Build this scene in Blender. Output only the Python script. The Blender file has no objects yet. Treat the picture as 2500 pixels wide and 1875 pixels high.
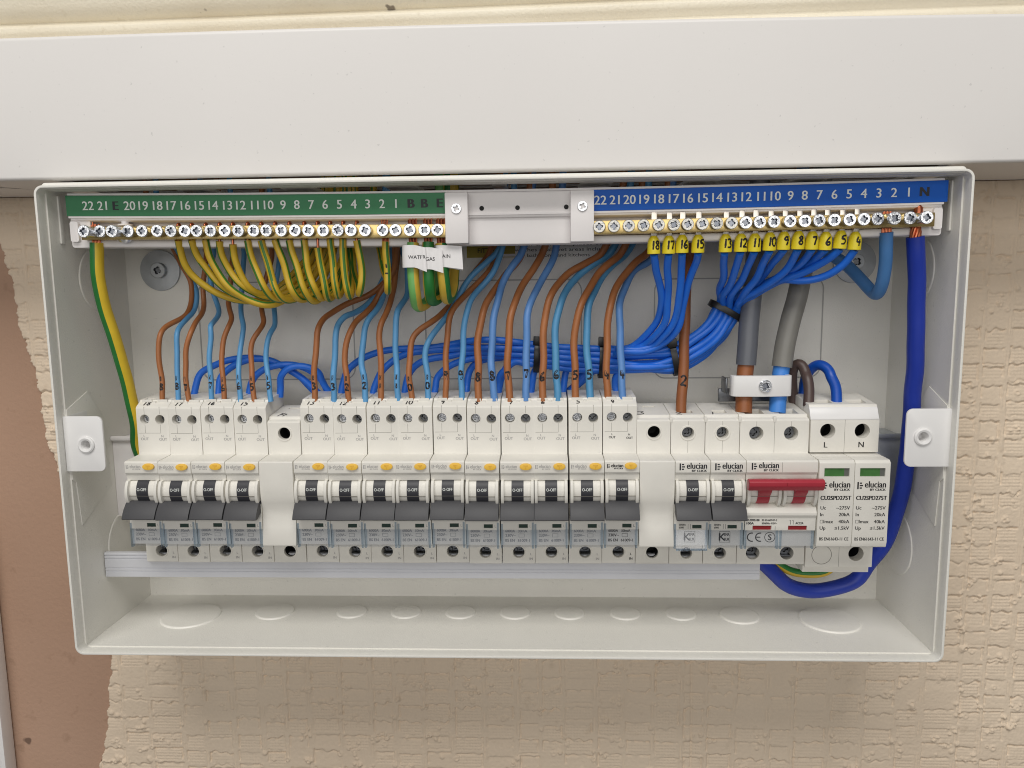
import bpy, bmesh, math, random
import numpy as np
from mathutils import Vector, Matrix, Euler
from mathutils.geometry import tessellate_polygon

# ------------------------------------------------------------------ camera, world, lamps
scene = bpy.context.scene
COL = scene.collection
MM = 0.001
CAM_R = [[0.9990677, 0.0414861, -0.0119456], [-0.0064388, -0.130419, -0.9914381], [-0.0426888, 0.9905906, -0.1300302]]      # rows: camera right, down, forward
CAM_C = [0.024485, -0.446513, 0.070634]
FOCAL_PX = 1854.04
cam_data = bpy.data.cameras.new('camera')
cam = bpy.data.objects.new('camera', cam_data)
COL.objects.link(cam)
cam_data.sensor_width = 36.0
cam_data.lens = FOCAL_PX * 36.0 / 2500.0
cam_data.clip_start = 0.01
cam_data.clip_end = 50.0
_r, _d, _f = [Vector(v) for v in CAM_R]
M4 = Matrix((_r, -_d, -_f)).transposed().to_4x4()
M4.translation = Vector(CAM_C)
cam.matrix_world = M4
scene.camera = cam

world = bpy.data.worlds.new('World')
scene.world = world
world.use_nodes = True
wb = world.node_tree.nodes['Background']
wb.inputs[0].default_value = (1.0, 0.985, 0.97, 1)
wb.inputs[1].default_value = 0.13

def area_lamp(name, loc, target, sx, sy, power, col):
    l = bpy.data.lights.new(name, 'AREA')
    l.shape = 'RECTANGLE'; l.size = sx; l.size_y = sy; l.energy = power; l.color = col
    o = bpy.data.objects.new(name, l); COL.objects.link(o)
    o.location = loc
    o.rotation_euler = (Vector(target) - Vector(loc)).to_track_quat('-Z', 'Y').to_euler()
    return o
area_lamp('ceiling_lamp', (-0.10, -1.05, 1.38), (0, 0, 0), 1.4, 0.7, 19.0, (1.0, 0.975, 0.935))
area_lamp('window_lamp', (-0.15, -2.7, 0.55), (0, 0, 0), 3.6, 1.2, 26.5, (1.0, 0.975, 0.94))

scene.view_settings.view_transform = 'Standard'
scene.view_settings.look = 'None'
scene.view_settings.gamma = 1.0
scene.view_settings.exposure = 0.0
scene.view_settings.use_curve_mapping = False
scene.cycles.max_bounces = 8
scene.cycles.transparent_max_bounces = 16
scene.cycles.use_denoising = True
scene.cycles.pixel_filter_type = 'BLACKMAN_HARRIS'
scene.cycles.filter_width = 1.05

random.seed(4)
rng = np.random.default_rng(11)

# ------------------------------------------------------------------ materials
def lin(c):
    return tuple(((v / 255.0 + 0.055) / 1.055) ** 2.4 if v > 10 else v / 255.0 / 12.92 for v in c)

def material(name, rgb, rough=0.45, metal=0.0, var=0.04, vscale=60.0, bump=0.0, bscale=900.0, spec=0.5, aniso=None, dust=0.0):
    """principled material with a little procedural unevenness of colour, gloss and relief"""
    m = bpy.data.materials.new(name); m.use_nodes = True
    nt = m.node_tree; b = nt.nodes['Principled BSDF']
    b.inputs['Roughness'].default_value = rough
    b.inputs['Metallic'].default_value = metal
    b.inputs['Specular IOR Level'].default_value = spec
    c = lin(rgb)
    geo = nt.nodes.new('ShaderNodeNewGeometry')
    n = nt.nodes.new('ShaderNodeTexNoise'); n.inputs['Scale'].default_value = vscale; n.inputs['Detail'].default_value = 5
    nt.links.new(geo.outputs['Position'], n.inputs['Vector'])
    ramp = nt.nodes.new('ShaderNodeValToRGB')
    ramp.color_ramp.elements[0].position = 0.3; ramp.color_ramp.elements[1].position = 0.7
    ramp.color_ramp.elements[0].color = tuple(max(0, v * (1 - var)) for v in c) + (1,)
    ramp.color_ramp.elements[1].color = tuple(min(1, v * (1 + var)) for v in c) + (1,)
    nt.links.new(n.outputs['Fac'], ramp.inputs['Fac'])
    colout = ramp.outputs['Color']
    if dust > 0:
        sp = nt.nodes.new('ShaderNodeTexNoise'); sp.inputs['Scale'].default_value = 420; sp.inputs['Detail'].default_value = 2
        nt.links.new(geo.outputs['Position'], sp.inputs['Vector'])
        r2 = nt.nodes.new('ShaderNodeValToRGB')
        r2.color_ramp.elements[0].position = 0.70; r2.color_ramp.elements[0].color = (0, 0, 0, 1)
        r2.color_ramp.elements[1].position = 0.76; r2.color_ramp.elements[1].color = (dust, dust, dust, 1)
        nt.links.new(sp.outputs['Fac'], r2.inputs['Fac'])
        mx = nt.nodes.new('ShaderNodeMixRGB'); mx.inputs[2].default_value = tuple(v * 0.45 for v in c) + (1,)
        nt.links.new(r2.outputs['Color'], mx.inputs[0]); nt.links.new(colout, mx.inputs[1])
        colout = mx.outputs[0]
    nt.links.new(colout, b.inputs['Base Color'])
    mr = nt.nodes.new('ShaderNodeMapRange')
    mr.inputs['To Min'].default_value = max(0.02, rough * 0.85); mr.inputs['To Max'].default_value = min(1, rough * 1.18)
    nt.links.new(n.outputs['Fac'], mr.inputs['Value']); nt.links.new(mr.outputs['Result'], b.inputs['Roughness'])
    if bump > 0:
        n2 = nt.nodes.new('ShaderNodeTexNoise'); n2.inputs['Scale'].default_value = bscale; n2.inputs['Detail'].default_value = 3
        nt.links.new(geo.outputs['Position'], n2.inputs['Vector'])
        bp = nt.nodes.new('ShaderNodeBump'); bp.inputs['Strength'].default_value = bump; bp.inputs['Distance'].default_value = 0.0004
        nt.links.new(n2.outputs['Fac'], bp.inputs['Height']); nt.links.new(bp.outputs['Normal'], b.inputs['Normal'])
    return m

M = {}
M['plastic'] = material('breaker_plastic', (231, 228, 220), 0.40, var=0.035, bump=0.12, bscale=2600)
M['plastic_w'] = material('white_plastic', (238, 237, 236), 0.33, var=0.015)
M['pvc'] = material('trunking_pvc', (233, 230, 227), 0.38, var=0.022, vscale=7, bump=0.10, bscale=240, dust=0.3)
M['steel_paint'] = material('painted_steel', (236, 234, 227), 0.36, var=0.025, vscale=20, bump=0.3, bscale=1500, dust=0.2)
M['carrier'] = material('carrier_plastic', (238, 234, 233), 0.4, var=0.02, bump=0.08, bscale=2000)
M['cover'] = material('busbar_shroud', (206, 207, 212), 0.4, var=0.02)
M['lever'] = material('lever_grey', (72, 72, 75), 0.5, var=0.06, bump=0.1, bscale=3000)
M['dial_black'] = material('dial_black', (50, 50, 56), 0.42, var=0.05)
M['yellow_button'] = material('yellow_button', (250, 200, 78), 0.42, var=0.03)
M['red'] = material('red_lever', (176, 52, 66), 0.38, var=0.04)
M['red_flag'] = material('red_flag', (140, 30, 36), 0.4)
M['green_flag'] = material('green_flag', (46, 66, 58), 0.3)
M['green_window'] = material('green_window', (70, 118, 62), 0.25, var=0.12, vscale=300)
M['window_grey'] = material('window_grey', (104, 106, 100), 0.2)
M['green_label'] = material('green_label', (66, 132, 92), 0.4, var=0.08, vscale=30, spec=0.2)
M['blue_label'] = material('blue_label', (14, 92, 192), 0.4, var=0.08, vscale=30, spec=0.2)
M['ink_white'] = material('ink_white', (236, 240, 236), 0.5)
M['ink_dark'] = material('ink_dark', (24, 26, 34), 0.5)
M['ink_black'] = material('ink_black', (28, 26, 28), 0.55)
M['ink_grey'] = material('ink_grey', (172, 170, 168), 0.6)
M['ink_pale'] = material('ink_pale', (140, 142, 146), 0.6)
M['marker'] = material('marker_ink', (24, 18, 22), 0.5)
M['zinc'] = material('zinc_screw', (222, 224, 228), 0.22, metal=1.0, var=0.12, vscale=700, bump=0.25, bscale=1500)
M['zinc_dark'] = material('screw_recess', (150, 154, 162), 0.35, metal=1.0, var=0.1, vscale=500)
M['steel_dark'] = material('terminal_steel', (120, 122, 126), 0.32, metal=1.0, var=0.15, vscale=700)
M['galv'] = material('galvanised_washer', (182, 186, 190), 0.42, metal=0.75, var=0.12, vscale=120)
M['zinc_n'] = material('dull_screw', (196, 194, 188), 0.3, metal=1.0, var=0.15, vscale=600, bump=0.3, bscale=1500)
M['brass'] = material('brass_bar', (216, 190, 130), 0.26, metal=1.0, var=0.05, vscale=200)
M['copper'] = material('bare_copper', (188, 112, 82), 0.3, metal=1.0, var=0.1, vscale=900)
M['tin'] = material('tinned_ferrule', (214, 206, 196), 0.25, metal=1.0, var=0.08, vscale=800)
M['w_brown'] = material('brown_sheath', (168, 106, 62), 0.42, var=0.05, vscale=150)
M['w_brown_d'] = material('tail_brown', (146, 88, 50), 0.45, var=0.05, vscale=150)
M['w_brown_b'] = material('dark_brown_sheath', (84, 68, 64), 0.42, var=0.05)
M['w_blue'] = material('light_blue_sheath', (94, 158, 208), 0.42, var=0.05, vscale=150)
M['w_blue_t'] = material('teal_blue_sheath', (84, 150, 196), 0.42, var=0.05, vscale=150)
M['w_blue_m'] = material('mid_blue_sheath', (96, 144, 206), 0.42, var=0.05, vscale=150)
M['w_lead'] = material('flying_lead_blue', (36, 112, 222), 0.36, var=0.05, vscale=150)
M['w_navy'] = material('navy_sheath', (24, 52, 158), 0.42, var=0.05)
M['w_neutral3'] = material('steel_blue_sheath', (74, 126, 184), 0.42, var=0.05)
M['w_tailblue'] = material('tail_blue', (66, 134, 216), 0.45, var=0.04)
M['w_spdblue'] = material('royal_blue_sheath', (14, 78, 178), 0.38, var=0.05)
M['w_yellow'] = material('earth_yellow', (202, 168, 48), 0.42, var=0.06, vscale=180)
M['w_green'] = material('earth_green', (62, 116, 42), 0.42, var=0.08, vscale=180)
M['w_yellow_b'] = material('bond_yellow', (204, 172, 62), 0.42, var=0.06, vscale=180)
M['w_green_b'] = material('bond_green', (34, 116, 50), 0.42, var=0.08, vscale=180)
M['w_green_l'] = material('bond_green_light', (112, 178, 98), 0.45, var=0.06, vscale=180)
M['w_yellow_t'] = material('tail_yellow', (226, 192, 52), 0.42, var=0.05, vscale=180)
M['sheath1'] = material('grey_sheath_cool', (102, 105, 112), 0.36, var=0.05, vscale=90)
M['sheath2'] = material('grey_sheath_warm', (130, 128, 122), 0.36, var=0.06, vscale=90)
M['ferrule'] = material('yellow_ferrule', (232, 212, 46), 0.4, var=0.03)
M['tie'] = material('black_nylon', (24, 24, 26), 0.35, var=0.1)
M['paper'] = material('paper_tag', (240, 238, 238), 0.75, var=0.02, bump=0.1, bscale=1500)
M['sticker'] = material('yellow_sticker', (168, 150, 50), 0.5, var=0.05)
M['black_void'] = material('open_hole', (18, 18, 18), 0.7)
M['outline'] = material('pressed_line', (176, 175, 172), 0.5)
M['seam'] = material('seam_shadow_gap', (120, 116, 108), 0.7)

def clear_material(name, rgb, gloss):
    m = bpy.data.materials.new(name); m.use_nodes = True
    nt = m.node_tree
    for n in list(nt.nodes): nt.nodes.remove(n)
    o = nt.nodes.new('ShaderNodeOutputMaterial')
    t = nt.nodes.new('ShaderNodeBsdfTransparent'); t.inputs[0].default_value = tuple(rgb) + (1,)
    g = nt.nodes.new('ShaderNodeBsdfGlossy'); g.inputs['Roughness'].default_value = 0.12
    nz = nt.nodes.new('ShaderNodeTexNoise'); nz.inputs['Scale'].default_value = 300
    mr = nt.nodes.new('ShaderNodeMapRange'); mr.inputs['To Min'].default_value = gloss * 0.6; mr.inputs['To Max'].default_value = gloss * 1.4
    nt.links.new(nz.outputs['Fac'], mr.inputs['Value'])
    x = nt.nodes.new('ShaderNodeMixShader')
    nt.links.new(mr.outputs['Result'], x.inputs[0])
    nt.links.new(t.outputs[0], x.inputs[1]); nt.links.new(g.outputs[0], x.inputs[2]); nt.links.new(x.outputs[0], o.inputs[0])
    return m
M['clear'] = clear_material('clear_cover', (0.97, 0.98, 1.0), 0.10)
M['clear_edge'] = clear_material('clear_post', (0.74, 0.82, 0.90), 0.22)

def wall_material(name, base, alt, stain, scale, bump, rough=0.9, speck=0.5, spots=0.0, sps=55, spt=0.735):
    m = bpy.data.materials.new(name); m.use_nodes = True
    nt = m.node_tree; b = nt.nodes['Principled BSDF']; b.inputs['Roughness'].default_value = rough
    geo = nt.nodes.new('ShaderNodeNewGeometry')
    def noise(s, d):
        n = nt.nodes.new('ShaderNodeTexNoise'); n.inputs['Scale'].default_value = s; n.inputs['Detail'].default_value = d
        nt.links.new(geo.outputs['Position'], n.inputs['Vector']); return n
    def ramp(n, p0, p1, c0, c1):
        r = nt.nodes.new('ShaderNodeValToRGB'); r.color_ramp.elements[0].position = p0; r.color_ramp.elements[1].position = p1
        r.color_ramp.elements[0].color = c0; r.color_ramp.elements[1].color = c1
        nt.links.new(n.outputs['Fac'], r.inputs['Fac']); return r
    n1 = noise(scale, 6)
    r1 = ramp(n1, 0.32, 0.68, lin(base) + (1,), lin(alt) + (1,))
    n2 = noise(scale * 18, 3)
    r2 = ramp(n2, 0.64, 0.74, (0, 0, 0, 1), (speck,) * 3 + (1,))
    mx = nt.nodes.new('ShaderNodeMixRGB'); mx.inputs[2].default_value = lin(stain) + (1,)
    nt.links.new(r2.outputs[0], mx.inputs[0]); nt.links.new(r1.outputs[0], mx.inputs[1])
    col = mx.outputs[0]
    if spots > 0:
        n4 = noise(sps, 2); r4 = ramp(n4, spt, spt + .03, (0, 0, 0, 1), (spots,) * 3 + (1,))
        m4 = nt.nodes.new('ShaderNodeMixRGB'); m4.inputs[2].default_value = lin((70, 52, 42)) + (1,)
        nt.links.new(r4.outputs[0], m4.inputs[0]); nt.links.new(col, m4.inputs[1]); col = m4.outputs[0]
    nt.links.new(col, b.inputs['Base Color'])
    n3 = noise(scale * 60, 4)
    bp = nt.nodes.new('ShaderNodeBump'); bp.inputs['Strength'].default_value = bump; bp.inputs['Distance'].default_value = 0.0006
    nt.links.new(n3.outputs['Fac'], bp.inputs['Height']); nt.links.new(bp.outputs['Normal'], b.inputs['Normal'])
    return m
M['plaster'] = wall_material('pink_plaster', (172, 139, 117), (184, 151, 129), (138, 108, 86), 6, 0.5, speck=0.3, spots=0.7)
M['wallpaper'] = wall_material('embossed_paper', (233, 215, 192), (225, 206, 183), (194, 173, 148), 7, 0.5, 0.85, speck=0.3)
M['cream_paint'] = wall_material('old_cream_gloss', (240, 232, 212), (230, 220, 198), (208, 194, 166), 14, 0.5, 0.4, speck=0.3, spots=0.75, sps=85, spt=.715)

# ------------------------------------------------------------------ mesh building (millimetres in, metres out)
X, Y, Z = Vector((1, 0, 0)), Vector((0, 1, 0)), Vector((0, 0, 1))

class MB:
    def __init__(s):
        s.v = []; s.f = []; s.m = []
    def add(s, verts, faces, mi=0):
        o = len(s.v)
        s.v += [tuple(p) for p in verts]
        s.f += [tuple(o + i for i in f) for f in faces]
        s.m += [mi] * len(faces)
        return s
    def box(s, x0, x1, y0, y1, z0, z1, mi=0):
        vs = [(x, y, z) for z in (z0, z1) for y in (y0, y1) for x in (x0, x1)]
        return s.add(vs, [(0, 2, 3, 1), (4, 5, 7, 6), (0, 1, 5, 4), (2, 6, 7, 3), (0, 4, 6, 2), (1, 3, 7, 5)], mi)
    def prism(s, poly, x0, x1, mi=0):
        """(y, z) outline pushed along x"""
        n = len(poly)
        vs = [(x0, y, z) for y, z in poly] + [(x1, y, z) for y, z in poly]
        fs = [tuple(range(n)), tuple(range(2 * n - 1, n - 1, -1))] + [(i, n + i, n + (i + 1) % n, (i + 1) % n) for i in range(n)]
        return s.add(vs, fs, mi)
    def plate(s, poly, y0, y1, mi=0):
        """(x, z) outline pushed along y"""
        n = len(poly)
        vs = [(x, y0, z) for x, z in poly] + [(x, y1, z) for x, z in poly]
        fs = [tuple(range(n)), tuple(range(2 * n - 1, n - 1, -1))] + [(i, n + i, n + (i + 1) % n, (i + 1) % n) for i in range(n)]
        return s.add(vs, fs, mi)
    def lathe(s, prof, c, axis, n=24, mi=0, ref=None):
        """profile of (radius, height along axis), closed by centre points where radius is 0"""
        c = Vector(c); w = Vector(axis).normalized()
        u = (ref or (X if abs(w.x) < 0.8 else Y)); u = (u - w * u.dot(w)).normalized(); v = w.cross(u)
        rows = []; vs = []
        for r, h in prof:
            if r <= 1e-6:
                rows.append([len(vs)]); vs.append(c + w * h)
            else:
                rows.append(list(range(len(vs), len(vs) + n)))
                vs += [c + w * h + (u * math.cos(2 * math.pi * i / n) + v * math.sin(2 * math.pi * i / n)) * r for i in range(n)]
        fs = []
        for a, b in zip(rows, rows[1:]):
            for i in range(n):
                j = (i + 1) % n
                if len(a) == 1 and len(b) == 1: continue
                if len(a) == 1: fs.append((a[0], b[i], b[j]))
                elif len(b) == 1: fs.append((a[i], b[0], a[j]))
                else: fs.append((a[i], b[i], b[j], a[j]))
        return s.add(vs, fs, mi)
    def tube(s, pts, r, n=14, mi=0, stripe=None, cap=True, r_end=None):
        """round sweep along points; stripe = (start angle, width, twist per mm, material)"""
        T, Nn, B = frames(pts)
        L = 0.0; vs = []; offs = []
        for i, p in enumerate(pts):
            if i: L += (p - pts[i - 1]).length
            rr = r
            if r_end is not None and i == len(pts) - 1: rr = r_end
            offs.append(L)
            for k in range(n):
                a = 2 * math.pi * k / n
                vs.append(p + (Nn[i] * math.cos(a) + B[i] * math.sin(a)) * rr)
        fs = []; ms = []
        for i in range(len(pts) - 1):
            for k in range(n):
                fs.append((i * n + k, i * n + (k + 1) % n, (i + 1) * n + (k + 1) % n, (i + 1) * n + k))
                mm_ = mi
                if stripe:
                    a = (2 * math.pi * (k + 0.5) / n - stripe[0] - offs[i] * stripe[2]) % (2 * math.pi)
                    if a < stripe[1] or (len(stripe) > 4 and math.pi <= a < math.pi + stripe[1]): mm_ = stripe[3]
                ms.append(mm_)
        o = len(s.v); s.v += [tuple(v) for v in vs]; s.f += [tuple(o + i for i in f) for f in fs]; s.m += ms
        if cap:
            s.f.append(tuple(o + k for k in reversed(range(n)))); s.m.append(mi)
            e = o + (len(pts) - 1) * n
            s.f.append(tuple(e + k for k in range(n))); s.m.append(mi)
        return s
    def mesh(s, name, mats, origin=(0, 0, 0), bevel=0.0, seg=2, angle=34, smooth=True, recalc=True):
        bm = bmesh.new()
        ox, oy, oz = origin
        bv = [bm.verts.new(((x - ox) * MM, (y - oy) * MM, (z - oz) * MM)) for x, y, z in s.v]
        for f, mi in zip(s.f, s.m):
            if len(set(f)) < 3: continue
            try:
                fc = bm.faces.new([bv[i] for i in f]); fc.material_index = mi
            except ValueError:
                pass
        if recalc: bmesh.ops.recalc_face_normals(bm, faces=bm.faces[:])
        if bevel > 0:
            es = [e for e in bm.edges if len(e.link_faces) == 2 and e.calc_face_angle(0) > 0.5]
            if es: bmesh.ops.bevel(bm, geom=es, offset=bevel * MM, segments=seg, affect='EDGES', profile=0.6, clamp_overlap=True)
        me = bpy.data.meshes.new(name)
        bm.to_mesh(me); bm.free()
        for m in (mats if isinstance(mats, (list, tuple)) else [mats]): me.materials.append(M[m] if isinstance(m, str) else m)
        if smooth and len(me.polygons):
            me.polygons.foreach_set('use_smooth', [True] * len(me.polygons))
            me.set_sharp_from_angle(angle=math.radians(angle))
        return me

def frames(pts):
    n = len(pts); T = []
    for i in range(n):
        a = pts[max(0, i - 1)]; b = pts[min(n - 1, i + 1)]
        T.append((b - a).normalized())
    ref = Vector((0, -1, 0)); N0 = ref - T[0] * ref.dot(T[0])
    if N0.length < 1e-3: N0 = X - T[0] * X.dot(T[0])
    Ns = [N0.normalized()]
    for i in range(1, n):
        v = Ns[-1] - T[i] * Ns[-1].dot(T[i])
        Ns.append(v.normalized())
    return T, Ns, [t.cross(k) for t, k in zip(T, Ns)]

def spline(ctrl, step=1.4):
    """centripetal-like Catmull-Rom through the control points, resampled evenly"""
    p = [Vector(c) for c in ctrl]
    p = [p[0] * 2 - p[1]] + p + [p[-1] * 2 - p[-2]]
    raw = []
    for i in range(1, len(p) - 2):
        p0, p1, p2, p3 = p[i - 1:i + 3]
        t0 = 0.0
        t1 = t0 + max(1e-4, (p1 - p0).length) ** 0.5; t2 = t1 + max(1e-4, (p2 - p1).length) ** 0.5; t3 = t2 + max(1e-4, (p3 - p2).length) ** 0.5
        for j in range(12):
            t = t1 + (t2 - t1) * j / 12
            A1 = p0 * ((t1 - t) / (t1 - t0)) + p1 * ((t - t0) / (t1 - t0))
            A2 = p1 * ((t2 - t) / (t2 - t1)) + p2 * ((t - t1) / (t2 - t1))
            A3 = p2 * ((t3 - t) / (t3 - t2)) + p3 * ((t - t2) / (t3 - t2))
            B1 = A1 * ((t2 - t) / (t2 - t0)) + A2 * ((t - t0) / (t2 - t0))
            B2 = A2 * ((t3 - t) / (t3 - t1)) + A3 * ((t - t1) / (t3 - t1))
            raw.append(B1 * ((t2 - t) / (t2 - t1)) + B2 * ((t - t1) / (t2 - t1)))
    raw.append(p[-2])
    d = [0.0]
    for a, b in zip(raw, raw[1:]): d.append(d[-1] + (b - a).length)
    n = max(3, int(d[-1] / step)); out = []; j = 0
    for i in range(n + 1):
        s = d[-1] * i / n
        while j < len(d) - 2 and d[j + 1] < s: j += 1
        t = (s - d[j]) / max(1e-9, d[j + 1] - d[j])
        out.append(raw[j].lerp(raw[j + 1], min(1, max(0, t))))
    for _ in range(3):
        out = [out[0]] + [(out[i - 1] + out[i] * 2 + out[i + 1]) / 4 for i in range(1, len(out) - 1)] + [out[-1]]
    return out

# ------------------------------------------------------------------ objects, parts, labels
def tag(o, label=None, cat=None, group=None, kind=None):
    if label: o['label'] = label
    if cat: o['category'] = cat
    if group: o['group'] = group
    if kind: o['kind'] = kind
    return o
def obj(name, me, parent=None):
    o = bpy.data.objects.new(name, me); COL.objects.link(o)
    if parent is not None: o.parent = parent
    return o
def empty(name, loc, label, cat, group=None):
    o = bpy.data.objects.new(name, None); COL.objects.link(o)
    o.location = Vector(loc) * MM; o.empty_display_size = 0.01
    return tag(o, label, cat, group)
def copy_tree(o, parent=None):
    c = o.copy(); COL.objects.link(c); c.parent = parent
    for ch in o.children: copy_tree(ch, c)
    return c

_text_cache = {}
def text_tris(s, spacing=1.0):
    """flat outline of a printed line: points with cap height about 1 and its width"""
    key = (s, spacing)
    if key in _text_cache: return _text_cache[key]
    cu = bpy.data.curves.new('t', 'FONT'); cu.body = s; cu.size = 1.0; cu.resolution_u = 3; cu.space_character = spacing
    o = bpy.data.objects.new('t', cu); COL.objects.link(o)
    dg = bpy.context.evaluated_depsgraph_get()
    me = bpy.data.meshes.new_from_object(o.evaluated_get(dg))
    vs = [(v.co.x, v.co.y) for v in me.vertices]; fs = [tuple(p.vertices) for p in me.polygons]
    bpy.data.objects.remove(o); bpy.data.meshes.remove(me); bpy.data.curves.remove(cu)
    if vs:
        x0 = min(v[0] for v in vs); x1 = max(v[0] for v in vs)
        vs = [((x - x0) / 0.69, y / 0.69) for x, y in vs]; w = (x1 - x0) / 0.69
    else: w = 0
    _text_cache[key] = (vs, fs, w)
    return _text_cache[key]
def put_text(mb, s, c, h, align='c', mi=0, u=X, v=Z, w=None, bold=0.0, spacing=1.0):
    """printed line on a plane: c = point at the middle of the line (or its left end)"""
    vs, fs, wd = text_tris(s, spacing)
    sx = 1.0 if w is None else w / (wd * h)
    off = -wd * h * sx / 2 if align == 'c' else 0.0
    c = Vector(c)
    pts = [c + u * (x * h * sx + off) + v * (y * h - h / 2) for x, y in vs]
    mb.add(pts, fs, mi)
    if bold > 0:
        out = u.cross(v)
        for q, dx in ((1, -bold), (2, bold)): mb.add([p + u * dx + out * (.012 * q) for p in pts], fs, mi)

DIGITS = {
 '0': [[(.5, 1.4), (.15, 1.15), (.1, .6), (.3, .05), (.7, .05), (.9, .6), (.85, 1.15), (.5, 1.4)]],
 '1': [[(.55, 1.4), (.5, .7), (.45, 0)]],
 '2': [[(.1, 1.1), (.35, 1.4), (.75, 1.3), (.85, 1.0), (.5, .5), (.1, .05), (.5, .12), (.95, .0)]],
 '3': [[(.1, 1.3), (.5, 1.4), (.85, 1.15), (.45, .8), (.9, .45), (.6, .05), (.1, .1)]],
 '4': [[(.45, 1.4), (.2, .55), (.95, .6)], [(.75, 1.0), (.65, -.05)]],
 '5': [[(.9, 1.38), (.3, 1.35), (.22, .8), (.6, .9), (.9, .5), (.6, .05), (.15, .1)]],
 '6': [[(.75, 1.4), (.3, .9), (.12, .4), (.35, .02), (.8, .2), (.75, .6), (.25, .5)]],
 '7': [[(.1, 1.25), (.85, 1.35), (.6, .7), (.45, 0)]],
 '8': [[(.55, .75), (.2, 1.1), (.5, 1.4), (.85, 1.1), (.5, .75), (.12, .35), (.5, 0), (.9, .35), (.55, .75)]],
 '9': [[(.8, 1.2), (.4, 1.4), (.15, 1.0), (.45, .75), (.82, 1.1), (.75, .5), (.55, 0)]],
 'B': [[(.2, 1.4), (.2, 0)], [(.2, 1.4), (.8, 1.15), (.25, .75), (.9, .35), (.2, 0)]],
 '-': [[(.1, .7), (.9, .75)]],
}
def put_stroke(mb, ch, place, h, wid, mi=0, jit=0.03):
    """pen strokes of a handwritten digit; place(u, v) maps digit millimetres to a point"""
    for line in DIGITS[ch]:
        pts = []
        for a, b in zip(line, line[1:]):
            for j in range(4): pts.append((a[0] + (b[0] - a[0]) * j / 4, a[1] + (b[1] - a[1]) * j / 4))
        pts.append(line[-1])
        for _ in range(2): pts = [pts[0]] + [tuple((pts[i - 1][q] + 2 * pts[i][q] + pts[i + 1][q]) / 4 for q in (0, 1)) for i in range(1, len(pts) - 1)] + [pts[-1]]
        k = h / 1.4
        pts = [((x - .5) * k * 0.95, (y - .7) * k) for x, y in pts]
        vs = []; n = len(pts)
        for i, (x, y) in enumerate(pts):
            a = pts[max(0, i - 1)]; b = pts[min(n - 1, i + 1)]
            dx, dy = b[0] - a[0], b[1] - a[1]; L = math.hypot(dx, dy) or 1
            ww = wid * (0.5 + 0.12 * random.uniform(-1, 1))
            vs += [place(x - dy / L * ww, y + dx / L * ww), place(x + dy / L * ww, y - dx / L * ww)]
        mb.add(vs, [(2 * i, 2 * i + 1, 2 * i + 3, 2 * i + 2) for i in range(n - 1)], mi)

def cut(me, cutters, bevel=0):
    """subtract cutter meshes (one MB) from a mesh by an exact boolean and return the result"""
    a = bpy.data.objects.new('a', me); COL.objects.link(a)
    cm = cutters.mesh('c', list(me.materials), smooth=False)
    b = bpy.data.objects.new('b', cm); COL.objects.link(b)
    md = a.modifiers.new('cut', 'BOOLEAN'); md.operation = 'DIFFERENCE'; md.object = b; md.solver = 'EXACT'; md.use_self = True
    dg = bpy.context.evaluated_depsgraph_get()
    r = bpy.data.meshes.new_from_object(a.evaluated_get(dg))
    bpy.data.objects.remove(a); bpy.data.objects.remove(b)
    r.polygons.foreach_set('use_smooth', [True] * len(r.polygons)); r.set_sharp_from_angle(angle=math.radians(30))
    return r

def rrect(x0, x1, z0, z1, r, n=5, corners=(1, 1, 1, 1)):
    """rounded rectangle outline, corners: bottom-left, bottom-right, top-right, top-left"""
    pts = []
    for (cx, cz, a0, on, px, pz) in ((x0 + r, z0 + r, 180, corners[0], x0, z0), (x1 - r, z0 + r, 270, corners[1], x1, z0), (x1 - r, z1 - r, 0, corners[2], x1, z1), (x0 + r, z1 - r, 90, corners[3], x0, z1)):
        if not on: pts.append((px, pz)); continue
        for i in range(n + 1):
            a = math.radians(a0 + 90 * i / n); pts.append((cx + r * math.cos(a), cz + r * math.sin(a)))
    return pts

def ring_prism(outer, inner, y0, y1, mb, mi=0, plane='y'):
    """frame between two outlines with the same number of points"""
    n = len(outer)
    def P(p, d): return (p[0], d, p[1]) if plane == 'y' else (d, p[0], p[1])
    vs = [P(p, y0) for p in outer] + [P(p, y0) for p in inner] + [P(p, y1) for p in outer] + [P(p, y1) for p in inner]
    fs = []
    for i in range(n):
        j = (i + 1) % n
        fs += [(i, j, n + j, n + i), (2 * n + i, 3 * n + i, 3 * n + j, 2 * n + j), (i, 2 * n + i, 2 * n + j, j), (n + i, n + j, 3 * n + j, 3 * n + i)]
    mb.add(vs, fs, mi)

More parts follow.
